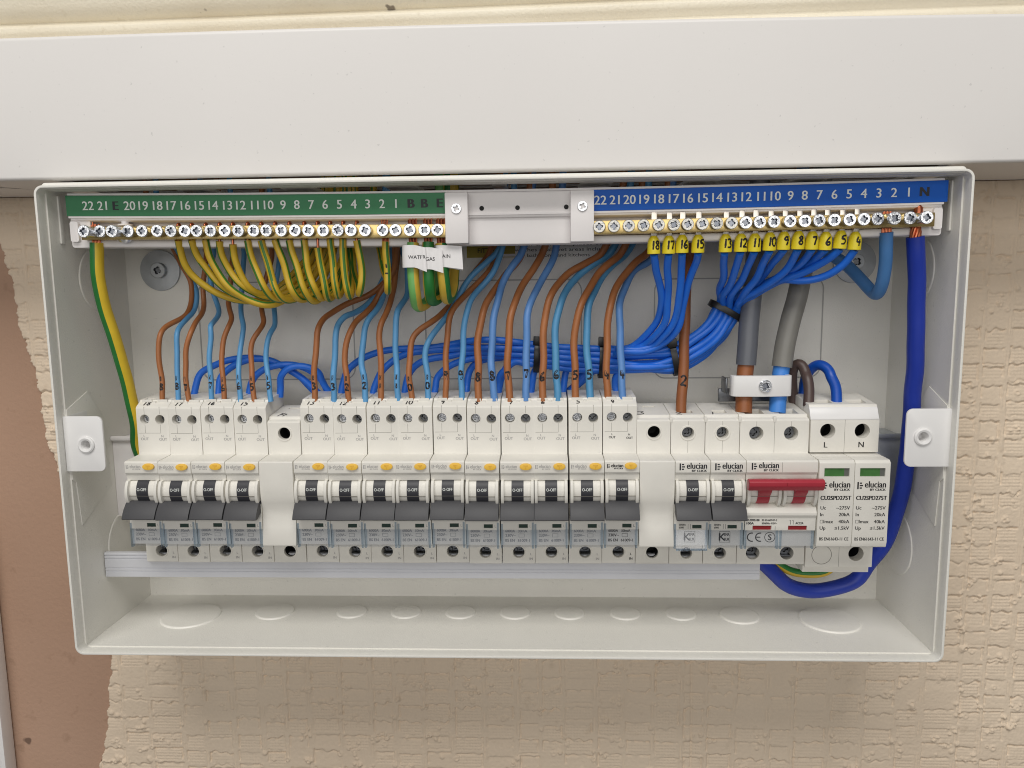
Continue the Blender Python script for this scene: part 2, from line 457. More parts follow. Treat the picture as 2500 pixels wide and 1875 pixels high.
def screw_head(r=3.0, h=1.6, cross=0.62, slot=True, shank=0.0):
    """round combination-drive head facing -Y with a real recess; returns mesh (top face at y=0, base at y=+h)"""
    mb = MB(); n = 28
    ro = r * 0.93
    outer = [Vector((ro * math.cos(2 * math.pi * i / n), ro * math.sin(2 * math.pi * i / n), 0)) for i in range(n)]
    a, b = r * cross, r * 0.17
    star = []
    for q in range(4):
        t = math.pi / 2 * q
        for (x, y) in ((a, -b), (a, b), (b * 1.5, b * 1.5)):
            star.append(Vector((x * math.cos(t) - y * math.sin(t), x * math.sin(t) + y * math.cos(t), 0)))
    tris = tessellate_polygon([outer, star])
    pts = outer + star
    mb.add([(p.x, 0, p.y) for p in pts], tris, 0)
    m = len(star); dep = 1.1
    vs = [(p.x, 0, p.y) for p in star] + [(p.x * 0.72, dep, p.y * 0.72) for p in star]
    mb.add(vs, [(i, (i + 1) % m, m + (i + 1) % m, m + i) for i in range(m)] + [tuple(range(2 * m - 1, m - 1, -1))], 1)
    rows = [(ro, 0), (r, 0.22), (r, h)]
    vs = []; 
    for rr, d in rows: vs += [(rr * math.cos(2 * math.pi * i / n), d, rr * math.sin(2 * math.pi * i / n)) for i in range(n)]
    fs = []
    for q in range(2):
        for i in range(n):
            j = (i + 1) % n; fs.append((q * n + i, q * n + j, (q + 1) * n + j, (q + 1) * n + i))
    fs.append(tuple(range(2 * n, 3 * n)))
    mb.add(vs, fs, 0)
    if slot:
        for q in range(4):
            t = math.pi / 2 * q + math.pi / 4
            u = Vector((math.cos(t), 0, math.sin(t))); v = Vector((-math.sin(t), 0, math.cos(t)))
            p = [u * (r * .34) + v * .09, u * (r * .34) - v * .09, u * (r * .86) - v * .04, u * (r * .86) + v * .04]
            mb.add([(k.x, -0.03, k.z) for k in p], [(0, 1, 2, 3)], 1)
    if shank > 0:
        mb.lathe([(r * 0.82, 0), (r * 0.82, shank)], (0, h, 0), (0, 1, 0), 20, 0)
    return mb

# ------------------------------------------------------------------ data measured in millimetres
# x to the right, y into the wall (0 = back of the enclosure), z up
WIRES = {
 'brown_18': [(-192.6,-30,140.0),(-191.4,-28,112.0),(-186.5,-14.0,91.8),(-181.2,-16.0,83.1),(-176.6,-18.0,74.6),(-175.4,-20.0,66.2),(-175.9,-22.0,60.6),(-177.4,-27.0,55.0),(-180.4,-32.0,52.2),(-183.4,-37.0,49.4),(-184.2,-42.0,45.2),(-184.9,-42.6,40.2),(-184.7,-43.3,30.1),(-184.2,-43.9,20.3),(-184.2,-44.5,8.8)],
 'blue_18': [(-187.2,-30,140.0),(-186.3,-28,112.0),(-183.0,-13.0,86.8),(-179.7,-15.2,78.9),(-174.4,-17.5,70.4),(-173.0,-19.7,63.1),(-173.7,-22.0,57.9),(-174.9,-28.0,54.0),(-175.9,-34.0,50.2),(-175.4,-40.0,46.0),(-175.9,-41.1,38.5),(-175.9,-42.3,30.0),(-175.6,-43.4,23.1),(-175.2,-44.5,9.3)],
 'brown_17': [(-168.4,-30,140.0),(-168.3,-28,112.0),(-167.9,-14.0,91.3),(-167.7,-15.5,87.6),(-168.4,-17.0,78.7),(-169.0,-18.5,69.8),(-169.0,-20.0,62.0),(-167.5,-27.0,56.0),(-168.0,-34.0,51.7),(-167.7,-41.0,46.5),(-169.6,-41.9,38.5),(-170.3,-42.8,30.0),(-170.8,-43.6,23.1),(-169.4,-44.5,8.8)],
 'blue_17': [(-161.5,-30,140.0),(-161.9,-28,112.0),(-163.3,-14.0,91.2),(-164.8,-15.5,82.9),(-165.5,-17.0,74.5),(-163.4,-18.5,67.1),(-161.0,-20.0,60.3),(-158.2,-26.7,55.3),(-157.6,-33.3,52.0),(-156.6,-40.0,49.8),(-156.3,-40.9,44.9),(-156.9,-41.8,37.4),(-157.5,-42.7,29.9),(-157.3,-43.6,23.0),(-156.6,-44.5,9.2)],
 'brown_16': [(-152.2,-30,140.0),(-152.2,-28,112.0),(-152.3,-14.0,91.1),(-152.4,-16.0,83.7),(-153.5,-18.0,74.3),(-154.4,-20.0,63.9),(-152.3,-24.7,57.8),(-149.5,-29.3,53.3),(-149.5,-34.0,48.9),(-151.3,-36.1,43.5),(-151.9,-38.2,37.0),(-151.6,-40.3,29.6),(-150.4,-42.4,22.8),(-149.8,-44.5,8.7)],
 'blue_16': [(-145.8,-30,140.0),(-145.8,-28,112.0),(-146.1,-14.0,91.0),(-146.4,-16.0,81.6),(-146.9,-18.0,73.2),(-147.3,-20.0,61.8),(-145.1,-26.0,54.7),(-141.7,-32.0,48.7),(-141.9,-34.5,41.7),(-142.6,-37.0,35.3),(-142.8,-39.5,28.4),(-142.1,-42.0,24.1),(-140.8,-44.5,9.1)],
 'brown_15': [(-128.0,-30,140.0),(-128.4,-28,112.0),(-130.1,-14.0,90.8),(-132.7,-16.0,78.3),(-135.2,-18.0,66.8),(-135.4,-20.0,60.1),(-132.9,-24.7,55.0),(-131.1,-29.3,51.6),(-132.2,-34.0,47.7),(-135.0,-36.1,42.8),(-136.1,-38.2,36.9),(-135.7,-40.3,29.5),(-134.5,-42.4,22.7),(-133.1,-44.5,8.6)],
 'blue_15': [(-124.1,-30,140.0),(-124.3,-28,112.0),(-125.2,-14.0,90.7),(-126.1,-16.0,82.3),(-128.1,-18.0,69.9),(-128.8,-20.0,60.0),(-126.4,-24.7,53.4),(-124.7,-29.3,49.4),(-125.8,-34.0,46.1),(-127.1,-36.1,41.7),(-127.5,-38.2,34.3),(-127.0,-40.3,26.9),(-126.1,-42.4,22.6),(-124.0,-44.5,9.0)],
 'brown_13': [(-55.9,-30,140.0),(-56.9,-28,112.0),(-60.6,-14.0,80.5),(-63.5,-16.5,74.3),(-68.4,-19.0,69.2),(-75.3,-21.5,65.1),(-85.3,-24.0,60.9),(-93.6,-29.0,56.0),(-96.0,-34.0,53.5),(-97.6,-40.0,47.8),(-98.4,-41.1,41.8),(-98.9,-42.3,31.9),(-100.0,-43.4,22.5),(-99.7,-44.5,8.4)],
 'blue_13': [(-60.2,-30,140.0),(-61.0,-28,112.0),(-64.2,-12.0,80.1),(-66.9,-15.3,73.3),(-70.7,-18.7,65.0),(-75.4,-22.0,59.5),(-80.4,-28.0,56.1),(-84.6,-34.0,54.4),(-87.4,-37.5,50.5),(-87.9,-41.0,45.2),(-88.5,-41.9,36.8),(-88.9,-42.8,26.8),(-88.8,-43.6,23.9),(-89.3,-44.5,8.8)],
 'brown_12': [(-54.0,-30,140.0),(-55.1,-28,112.0),(-59.4,-20.0,79.9),(-64.6,-22.0,70.2),(-69.7,-24.0,61.5),(-73.8,-29.3,56.1),(-77.8,-34.7,51.8),(-80.2,-40.0,47.1),(-82.3,-40.9,41.7),(-83.0,-41.8,35.2),(-82.9,-42.7,27.8),(-82.1,-43.6,23.9),(-81.2,-44.5,8.4)],
 'blue_12': [(-59.7,-30,140.0),(-60.1,-28,112.0),(-61.5,-14.0,84.2),(-63.1,-18.0,75.3),(-65.3,-22.0,65.0),(-68.2,-29.0,57.6),(-70.9,-36.0,52.8),(-72.7,-37.4,48.4),(-73.4,-38.8,42.5),(-73.9,-40.3,34.0),(-73.8,-41.7,26.6),(-72.9,-43.1,23.7),(-72.2,-44.5,8.7)],
 'brown_11': [(-56.6,-30,140.0),(-56.9,-28,112.0),(-57.9,-16.0,86.6),(-59.2,-19.0,76.3),(-60.0,-22.0,67.0),(-60.2,-27.3,61.0),(-61.8,-32.7,55.6),(-63.4,-38.0,50.8),(-64.3,-39.6,44.9),(-64.2,-41.3,34.0),(-63.6,-42.9,26.5),(-63.7,-44.5,8.3)],
 'blue_11': [(-58.9,-30,140.0),(-58.2,-28,112.0),(-55.1,-14.0,88.7),(-52.3,-17.3,81.4),(-51.2,-20.7,71.0),(-51.3,-24.0,65.9),(-53.3,-31.0,60.5),(-54.9,-38.0,55.7),(-55.8,-39.3,50.3),(-55.7,-40.6,38.9),(-55.1,-41.9,26.5),(-54.7,-43.2,23.6),(-54.3,-44.5,8.6)],
 'brown_10': [(1.5,-30,140.0),(-0.1,-28,112.0),(-6.4,-12.0,88.1),(-12.1,-14.0,80.9),(-18.4,-16.0,72.7),(-23.6,-18.0,64.0),(-27.8,-23.3,59.0),(-32.9,-28.7,54.1),(-38.3,-34.0,50.4),(-43.6,-36.3,46.5),(-46.6,-38.7,42.2),(-47.6,-41.0,36.9),(-47.9,-42.2,29.0),(-48.0,-43.3,23.6),(-46.7,-44.5,8.2)],
 'blue_10': [(9.3,-30,140.0),(7.3,-28,112.0),(-0.7,-20.0,88.8),(-6.3,-22.0,83.7),(-14.4,-24.0,76.7),(-19.5,-26.0,69.7),(-23.5,-28.0,62.6),(-27.8,-32.0,54.2),(-32.5,-36.0,47.9),(-36.8,-38.5,42.6),(-39.1,-41.0,37.3),(-39.6,-42.2,31.4),(-38.7,-43.3,23.5),(-37.9,-44.5,8.5)],
 'brown_9': [(3.2,-30,140.0),(2.1,-28,112.0),(-2.5,-16.0,84.3),(-6.0,-19.3,78.2),(-11.6,-22.7,72.1),(-17.5,-26.0,66.6),(-22.2,-31.0,61.7),(-25.3,-36.0,55.8),(-26.9,-38.1,48.5),(-27.9,-40.3,38.7),(-28.5,-42.4,26.1),(-28.8,-44.5,8.1)],
 'blue_9': [(4.6,-30,140.0),(3.9,-28,112.0),(1.0,-22.0,88.2),(-2.1,-24.3,79.6),(-6.1,-26.7,73.5),(-11.1,-29.0,67.6),(-15.4,-33.5,61.7),(-17.6,-38.0,54.8),(-18.8,-39.6,47.0),(-19.3,-41.3,36.2),(-19.7,-42.9,26.1),(-19.9,-44.5,8.4)],
 'brown_8': [(17.9,-30,140.0),(16.7,-28,112.0),(12.0,-16.0,87.7),(9.0,-18.7,82.6),(3.9,-21.3,76.5),(-0.7,-24.0,70.4),(-5.6,-29.5,62.5),(-8.3,-35.0,55.6),(-10.2,-37.4,47.8),(-11.5,-39.8,38.5),(-11.2,-42.1,26.0),(-10.8,-44.5,8.2)],
 'blue_8': [(19.5,-30,140.0),(18.1,-28,112.0),(12.7,-22.0,88.5),(7.2,-25.5,80.4),(2.1,-29.0,70.4),(-0.8,-33.0,61.5),(-2.7,-37.0,52.7),(-3.7,-38.9,43.3),(-3.9,-40.8,31.0),(-3.5,-42.6,26.0),(-2.3,-44.5,8.7)],
 'brown_7': [(30.0,-30,140.0),(28.9,-28,112.0),(24.4,-18.0,88.5),(20.0,-22.0,80.6),(15.0,-26.0,72.9),(10.1,-31.5,64.5),(7.1,-37.0,56.4),(5.7,-39.5,47.5),(5.1,-42.0,25.9),(5.9,-44.5,8.1)],
 'blue_7': [(35.0,-30,140.0),(34.2,-28,112.0),(30.8,-20.0,88.3),(27.2,-24.0,79.8),(22.8,-28.0,71.4),(18.6,-33.0,63.8),(16.2,-38.0,55.6),(15.1,-40.2,46.0),(14.6,-42.3,25.8),(14.6,-44.5,8.7)],
 'brown_6': [(67.4,-30,140.0),(65.4,-28,112.0),(57.4,-18.0,88.1),(47.2,-21.5,81.7),(37.8,-25.0,76.1),(31.3,-31.0,69.2),(27.0,-37.0,60.3),(24.5,-39.5,49.4),(23.6,-42.0,25.7),(23.6,-44.5,8.0)],
 'blue_6': [(71.9,-30,140.0),(69.9,-28,112.0),(61.9,-15.0,88.1),(53.1,-18.5,81.7),(44.3,-22.0,75.4),(37.7,-28.0,68.4),(33.3,-34.0,60.9),(31.1,-36.6,52.6),(30.5,-39.3,42.4),(31.0,-41.9,25.7),(31.6,-44.5,8.7)],
 'brown_5': [(77.9,-30,140.0),(75.9,-28,112.0),(67.9,-20.0,87.8),(59.8,-24.0,80.8),(53.1,-28.0,74.5),(47.9,-33.0,66.9),(44.2,-38.0,58.8),(41.4,-40.2,47.9),(40.6,-42.3,25.6),(41.0,-44.5,8.0)],
 'blue_5': [(81.3,-30,140.0),(79.3,-28,112.0),(71.3,-15.0,88.0),(62.4,-18.5,80.2),(56.4,-22.0,73.1),(51.8,-28.0,66.1),(48.6,-34.0,59.3),(47.2,-36.6,49.0),(47.6,-39.3,35.2),(48.3,-41.9,25.5),(48.9,-44.5,8.6)],
 'brown_4': [(92.1,-30,140.0),(90.1,-28,112.0),(82.1,-20.0,87.6),(74.6,-24.0,82.0),(67.9,-28.0,74.3),(62.5,-33.0,65.4),(59.4,-38.0,57.2),(57.9,-40.2,45.6),(57.7,-42.3,25.5),(58.5,-44.5,7.9)],
 'blue_4': [(94.1,-30,140.0),(92.1,-28,112.0),(84.1,-16.0,83.5),(75.1,-20.0,77.9),(70.4,-24.0,70.8),(66.4,-29.5,62.5),(64.8,-35.0,55.7),(64.7,-37.4,45.4),(65.2,-39.8,35.1),(65.7,-42.1,25.4),(66.1,-44.5,8.6)],
 'brown_2': [(106.0,-28,140.0),(105.7,-26,112.0),(104.3,-22.0,85.9),(102.6,-25.0,76.0),(101.3,-28.0,55.1),(100.4,-31.0,37.6),(99.9,-34.0,24.3),(99.4,-36.0,16.0),(98.2,-38.0,8.6),(97.8,-40.0,0.7)],
 'lead_13': [(-90.1,-27.0,9.1),(-90.0,-26.0,13.0),(-87.4,-24.0,22.7),(-82.4,-24.2,27.4),(-76.9,-24.5,31.0),(-69.4,-24.7,33.6),(-59.9,-25.0,35.1),(-49.4,-25.5,35.8),(-38.9,-26.0,36.3),(-31.0,-26.0,37.3),(-4.8,-31.0,40.8),(20.8,-29.6,37.3),(56.5,-29.3,34.7),(81.6,-29.4,32.6),(94.2,-28.4,35.4),(104.4,-29.5,40.9),(113.5,-29.7,48.5),(119.0,-29.3,58.3),(117.0,-38.0,66.6),(117.2,-46.0,71.9),(115.6,-54.0,78.4),(113.8,-62.0,84.8)],
 'lead_12': [(-72.1,-27.0,9.3),(-71.6,-26.0,13.6),(-68.2,-25.0,21.6),(-64.3,-25.3,25.8),(-58.9,-25.7,30.0),(-52.0,-26.0,32.8),(-41.4,-26.5,34.6),(-28.4,-27.0,35.3),(-5.1,-29.8,36.3),(20.7,-29.7,34.7),(56.3,-29.2,31.8),(81.6,-30.0,31.8),(95.0,-29.5,32.6),(105.3,-29.8,39.5),(115.9,-28.9,46.6),(121.7,-29.7,56.8),(119.0,-38.0,63.2),(120.3,-46.0,69.0),(121.4,-54.0,77.4),(121.5,-62.0,84.9)],
 'lead_11': [(-54.4,-27.0,9.2),(-53.8,-26.0,13.5),(-52.0,-25.0,21.5),(-47.0,-25.5,26.7),(-39.0,-26.0,29.8),(-28.5,-26.5,31.6),(-18.1,-27.0,33.4),(20.5,-29.4,31.5),(56.2,-29.6,28.6),(81.7,-29.1,25.6),(95.9,-30.2,29.3),(107.9,-29.3,35.7),(118.4,-30.6,44.5),(124.2,-29.8,55.4),(123.3,-40.0,64.2),(126.1,-47.3,71.8),(127.7,-54.7,79.1),(128.2,-62.0,84.9)],
 'lead_10': [(-37.6,-27.0,9.1),(-36.3,-26.0,14.9),(-36.3,-25.0,18.2),(-32.0,-25.3,22.9),(-26.1,-25.7,27.1),(-18.2,-26.0,29.7),(-5.3,-26.0,31.1),(20.3,-28.9,28.8),(56.1,-29.1,25.5),(81.8,-30.1,24.8),(96.6,-29.3,26.8),(109.9,-30.0,32.8),(120.4,-31.2,42.9),(126.8,-29.3,53.9),(129.5,-42.0,65.1),(133.2,-48.7,72.6),(135.3,-55.3,80.4),(135.6,-62.0,85.3)],
 'lead_9': [(-19.3,-27.0,9.4),(-19.2,-24.0,13.8),(-18.8,-22.0,20.9),(-15.6,-22.0,25.6),(-9.3,-22.0,28.7),(-0.4,-22.0,29.9),(20.6,-26.2,34.0),(56.4,-26.0,33.1),(81.6,-26.9,31.1),(94.5,-25.9,34.4),(106.5,-26.6,37.8),(114.2,-26.6,47.9),(119.7,-26.5,58.0),(133.1,-34.0,64.5),(138.0,-40.0,72.2),(140.0,-47.3,76.8),(141.6,-54.7,81.7),(142.5,-62.0,85.9)],
 'lead_8': [(-1.4,-27.0,9.3),(-0.5,-27.0,16.2),(-1.2,-28.0,19.4),(3.0,-28.3,24.6),(8.7,-28.7,28.7),(13.2,-29.0,27.5),(56.0,-27.9,22.8),(81.8,-27.6,23.5),(97.4,-28.0,23.8),(110.5,-27.1,31.9),(122.2,-26.8,41.5),(129.2,-27.8,52.5),(128.8,-36.0,61.1),(133.7,-39.0,64.5),(138.1,-43.6,67.4),(142.3,-48.2,70.9),(146.3,-52.8,75.7),(148.8,-57.4,81.5),(149.4,-62.0,85.9)],
 'lead_7': [(-1.5,-27.0,7.5),(-0.8,-26.0,13.2),(2.3,-26.0,24.3),(7.4,-26.0,28.7),(16.8,-26.0,30.8),(56.3,-26.4,29.9),(81.6,-27.3,30.9),(95.4,-26.3,30.9),(107.1,-25.8,36.9),(117.8,-27.4,45.0),(122.9,-25.9,56.1),(133.3,-33.0,66.9),(141.8,-37.0,69.7),(149.3,-43.3,74.4),(153.3,-49.5,78.0),(155.5,-55.8,81.9),(156.1,-62.0,85.8)],
 'lead_6': [(16.6,-27.0,7.7),(17.4,-26.0,14.5),(19.6,-26.0,24.2),(25.4,-26.0,27.8),(56.1,-26.0,27.2),(81.7,-25.9,26.3),(96.2,-25.9,28.0),(109.4,-26.0,33.6),(119.5,-25.7,43.7),(125.6,-25.5,54.6),(133.3,-33.0,64.4),(144.5,-36.0,70.2),(153.3,-42.5,75.3),(158.6,-49.0,78.9),(161.0,-55.5,82.3),(162.5,-62.0,85.7)],
 'lead_5': [(34.3,-27.0,8.0),(35.1,-25.0,14.3),(37.7,-24.0,24.6),(45.6,-24.0,27.4),(81.8,-23.5,24.8),(97.2,-24.7,24.4),(111.0,-24.2,31.1),(123.4,-23.8,40.4),(128.1,-24.9,53.2),(131.2,-34.0,61.0),(139.7,-38.0,66.8),(145.1,-42.0,70.2),(150.4,-46.0,72.4),(156.1,-50.0,74.7),(161.5,-54.0,77.8),(166.3,-58.0,81.7),(169.9,-62.0,85.9)],
 'lead_4': [(65.2,-27.0,8.2),(63.5,-26.0,15.0),(65.8,-27.0,21.6),(77.6,-27.0,23.9),(97.8,-24.6,22.4),(112.1,-23.9,29.6),(122.3,-24.5,41.3),(130.3,-24.4,51.9),(131.8,-32.0,59.5),(137.4,-36.0,64.9),(143.4,-39.7,68.7),(149.4,-43.4,71.3),(155.3,-47.1,70.6),(162.4,-50.9,71.5),(168.8,-54.6,74.1),(173.5,-58.3,78.9),(176.9,-62.0,85.4)],
 'lead_18': [(-174.8,-27.0,9.2),(-174.2,-26.0,14.3),(-171.9,-24.0,22.2),(-164.9,-23.5,26.4),(-157.4,-23.0,29.4),(-149.5,-22.5,30.6),(-141.6,-22.0,30.8),(-133.5,-21.0,29.6),(-125.5,-20.0,26.2),(-117.5,-19.0,20.7),(-111.7,-18.0,14.3),(-105.4,-17.0,8.8),(-84,-17,2.0),(-70,-16,-4.0),(-20,-15,-6.0),(10,-16,-4.0),(38,-19,10.0),(56.4,-22.6,34.3),(64.1,-26.0,34.5),(71.0,-28.0,35.4),(75.7,-30.0,38.5),(81.2,-35.3,45.1),(85.1,-40.7,52.3),(86.1,-46.0,60.6),(84.0,-51.3,69.3),(81.1,-56.7,77.1),(79.1,-62.0,84.4)],
 'lead_17': [(-160.7,-27.0,9.1),(-160.0,-26.0,14.9),(-159.3,-25.0,20.1),(-154.9,-24.5,25.3),(-149.0,-24.0,28.4),(-140.0,-23.5,30.4),(-130.7,-23.0,29.2),(-121.6,-22.0,24.8),(-114.2,-21.0,19.3),(-108.1,-20.0,13.0),(-101.9,-19.0,6.8),(-82,-17,2.0),(-68,-16,-4.0),(-20,-15,-6.0),(10,-16,-4.0),(38,-19,10.0),(56.3,-23.1,31.1),(66.6,-29.0,33.6),(74.2,-31.0,34.7),(79.6,-32.0,37.5),(83.7,-37.0,41.7),(87.7,-42.0,48.9),(88.4,-47.0,59.2),(87.8,-52.0,69.2),(86.9,-57.0,77.0),(86.4,-62.0,84.6)],
 'lead_16': [(-143.1,-27.0,9.0),(-142.3,-26.0,14.8),(-139.1,-26.0,20.6),(-133.8,-25.3,24.7),(-127.0,-24.7,26.7),(-117.1,-24.0,26.8),(-109.7,-22.7,24.2),(-103.9,-21.3,19.3),(-102.1,-20.0,16.7),(-98.2,-19.0,9.1),(-78,-17,2.0),(-64,-16,-4.0),(-20,-15,-6.0),(10,-16,-4.0),(38,-19,10.0),(56.2,-22.8,28.0),(66.4,-31.0,34.4),(75.4,-32.0,34.4),(83.0,-33.0,36.9),(87.7,-37.8,41.7),(92.3,-42.7,48.9),(94.4,-47.5,57.2),(94.0,-52.3,69.2),(93.6,-57.2,78.9),(93.0,-62.0,84.8)],
 'lead_15': [(-125.2,-27.0,8.9),(-124.4,-27.0,14.8),(-124.1,-28.0,20.2),(-120.9,-27.3,24.3),(-115.7,-26.7,26.6),(-108.6,-26.0,25.7),(-103.0,-24.0,21.7),(-102.9,-22.0,18.5),(-97.1,-20.0,9.2),(-77,-17,2.0),(-63,-16,-4.0),(-20,-15,-6.0),(10,-16,-4.0),(38,-19,10.0),(56.1,-22.2,25.6),(66.3,-32.0,33.4),(78.8,-33.0,33.7),(87.0,-34.0,36.9),(92.5,-38.0,42.4),(95.8,-42.0,49.5),(97.0,-46.0,59.1),(98.1,-50.0,67.8),(100.1,-54.0,75.6),(101.2,-58.0,82.0),(100.8,-62.0,85.0)],
 'earth_0': [(-161.3,-61.0,95.0),(-161.3,-58.7,88.1),(-159.5,-56.3,80.8),(-155.5,-54.0,74.8),(-148.8,-51.3,68.7),(-141.1,-48.7,64.8),(-133.9,-46.0,63.5),(-125.5,-40.0,64.8),(-111.5,-33,78),(-101.5,-28,92),(-95.5,-28,112),(-93.5,-30,140)],
 'earth_1': [(-154.4,-61.0,95.0),(-153.0,-59.0,87.9),(-149.0,-57.0,79.4),(-143.5,-55.0,72.0),(-138.4,-51.5,67.2),(-129.6,-48.0,63.7),(-121.3,-42.0,63.1),(-109.3,-36,72),(-99.3,-31,84),(-93.3,-29,100),(-89.3,-30,140)],
 'earth_2': [(-147.2,-61.0,94.9),(-145.9,-60.0,86.5),(-141.5,-59.0,76.6),(-135.6,-58.0,69.3),(-127.3,-54.0,62.9),(-118.5,-50.0,61.4),(-108.5,-43,68),(-98.5,-36,78),(-90.5,-31,96),(-86.5,-30,140)],
 'earth_3': [(-140.0,-61.0,94.2),(-140.2,-59.7,87.7),(-136.9,-58.3,79.2),(-131.8,-57.0,71.9),(-126.9,-52.5,67.8),(-120.4,-48.0,65.3),(-110.4,-42,69),(-100.4,-35,80),(-93.4,-30,98),(-90.4,-30,140)],
 'earth_4': [(-133.2,-61.0,92.6),(-133.4,-59.3,85.0),(-131.8,-57.7,77.8),(-128.1,-56.0,71.2),(-124.6,-51.5,67.7),(-119.4,-47.0,66.4),(-110.4,-41,73),(-102.4,-35,84),(-95.4,-30,100),(-91.4,-30,140)],
 'earth_5': [(-125.5,-61.0,94.3),(-124.3,-60.7,87.5),(-122.2,-60.3,79.6),(-118.1,-60.0,69.7),(-115.5,-55.0,64.7),(-108.5,-47,66),(-100.5,-39,74),(-93.5,-33,90),(-89.5,-30,140)],
 'earth_6': [(-118.5,-61.0,94.2),(-117.3,-60.7,87.4),(-114.9,-60.3,78.2),(-112.1,-60.0,68.3),(-109.7,-54.0,63.6),(-102.7,-46,66),(-95.7,-38,74),(-89.7,-32,90),(-84.7,-30,140)],
 'earth_7': [(-111.4,-61.0,94.4),(-109.0,-60.7,86.0),(-106.3,-60.3,75.5),(-103.4,-60.0,67.6),(-101.5,-54.0,63.8),(-95.5,-46,67),(-89.5,-38,75),(-83.5,-32,90),(-79.5,-30,140)],
 'earth_8': [(-104.1,-61.0,94.2),(-102.9,-60.7,87.2),(-100.2,-60.3,76.7),(-97.4,-60.0,67.5),(-95.4,-54.0,63.1),(-90.4,-46,67),(-85.4,-38,75),(-80.4,-32,90),(-76.4,-30,140)],
 'earth_9': [(-96.5,-61.0,94.2),(-95.9,-60.7,87.1),(-94.8,-60.3,78.0),(-92.6,-60.0,69.4),(-91.3,-54.0,64.4),(-87.3,-46,68),(-83.3,-38,76),(-79.3,-32,92),(-76.3,-30,140)],
 'earth_10': [(-89.6,-61.0,90.1),(-88.8,-60.7,83.1),(-87.9,-60.3,74.6),(-87.0,-60.0,67.4),(-86.8,-54.0,64.3),(-84.3,-46,69),(-82.8,-38,78),(-80.8,-32,94),(-78.8,-30,140)],
 'earth_11': [(-83.2,-61.0,94.3),(-82.6,-60.7,87.6),(-82.1,-60.3,77.8),(-81.4,-60.0,68.6),(-82.4,-55.0,65.4),(-81.9,-47,69),(-82.4,-39,78),(-83.4,-32,94),(-83.4,-30,140)],
 'earth_12': [(-76.6,-61.0,94.2),(-76.8,-60.7,84.2),(-75.9,-60.3,73.8),(-75.3,-60.0,67.3),(-76.3,-55.0,65.1),(-76.8,-47,69),(-78.3,-39,79),(-80.3,-32,95),(-81.3,-30,140)],
 'earth_13': [(-69.7,-61.0,93.5),(-68.4,-60.7,86.7),(-68.1,-60.3,77.6),(-68.7,-60.0,69.8),(-70.9,-55.0,66.6),(-73.4,-47,71),(-76.9,-39,80),(-79.9,-32,96),(-80.9,-30,140)],
 'earth_14': [(-55.0,-61.0,92.8),(-55.3,-60.7,84.0),(-54.8,-60.3,76.2),(-54.3,-60.0,70.3),(-55.5,-55.0,67.6),(-57.5,-47,73.5),(-61.5,-40,82),(-65.5,-33,97),(-66.5,-30,140)],
 'earth_water': [(-41.1,-61.0,92.0),(-41.4,-62.0,77.3),(-40.7,-61.0,65.6),(-40.7,-55.0,59.8),(-35.7,-46,63),(-31.7,-39,74),(-30.7,-33,92),(-30.7,-30,140)],
 'earth_gas': [(-33.4,-61.0,92.1),(-33.5,-62.0,77.2),(-33.2,-61.0,68.1),(-32.9,-55.0,62.6),(-28.9,-46,66.5),(-26.4,-38,78),(-25.9,-33,94),(-25.9,-30,140)],
 'earth_main': [(-26.9,-61.0,91.3),(-26.5,-62.0,80.3),(-25.8,-61.0,70.0),(-25.3,-55.0,63.4),(-23.8,-46,67),(-23.3,-38,78),(-23.3,-33,94),(-23.3,-30,140)],
 'earth_tail': [(-203.9,-61.0,94.3),(-204.5,-61.0,85.9),(-205.1,-60.0,76.1),(-205.3,-57.0,62.7),(-204.0,-53.0,46.8),(-202.6,-49.0,31.2),(-202.4,-46.0,22.2),(-202.8,-42.0,8.7),(-203.6,-38.0,-5.8),(-205.9,-34.0,-17.8),(-200,-28,-42.0)],
 'neutral_tail': [(206.1,-61.0,91.4),(207.4,-60.0,83.0),(210.1,-57.0,67.8),(212.3,-54.0,48.3),(213.9,-52.0,28.3),(214.9,-49.0,11.6),(216.3,-46.0,-6.0),(216.7,-43.0,-24.1),(216.6,-40.0,-40.5),(215.0,-37.0,-56.6),(211.3,-34.0,-73.8),(204.0,-31.0,-86.9),(198.8,-30.0,-96.2),(185.4,-30.0,-101.5),(172.6,-31.0,-102.6),(160.5,-33.0,-98.7),(151.4,-36.0,-90.4),(139.0,-38,-78.0)],
 'neutral_3': [(192.2,-61.0,93.8),(192.8,-60.0,87.0),(194.0,-57.0,77.6),(195.0,-52.0,68.0),(195.0,-47.0,63.3),(194.7,-42.0,64.6),(191.6,-36.0,70.7),(186.2,-30.0,78.3),(178.6,-26.0,84.4),(173.7,-24.0,87.6),(166.0,-26,100.0),(160.0,-30,140.0)],
 'sheath_brown': [(139.7,-28,140.0),(138.7,-27.0,86.1),(137.2,-29.0,68.8),(135.2,-31.0,54.0),(134.0,-33.0,39.2),(133.2,-34.0,26.1)],
 'core_brown': [(133.5,-34.0,29.3),(132.9,-34.0,23.2),(132.4,-35.0,19.9),(131.8,-37.0,10.3),(131.1,-40.0,0.6)],
 'sheath_blue': [(174.9,-27,140.0),(165.9,-25.0,85.8),(162.3,-28.0,69.5),(160.3,-30.0,60.6),(156.2,-32.0,47.4),(153.8,-33.0,36.5),(152.3,-34.0,24.9)],
 'core_blue': [(152.8,-34.0,28.1),(151.7,-34.0,21.1),(151.4,-35.0,19.8),(150.1,-37.0,10.2),(148.8,-40.0,0.5)],
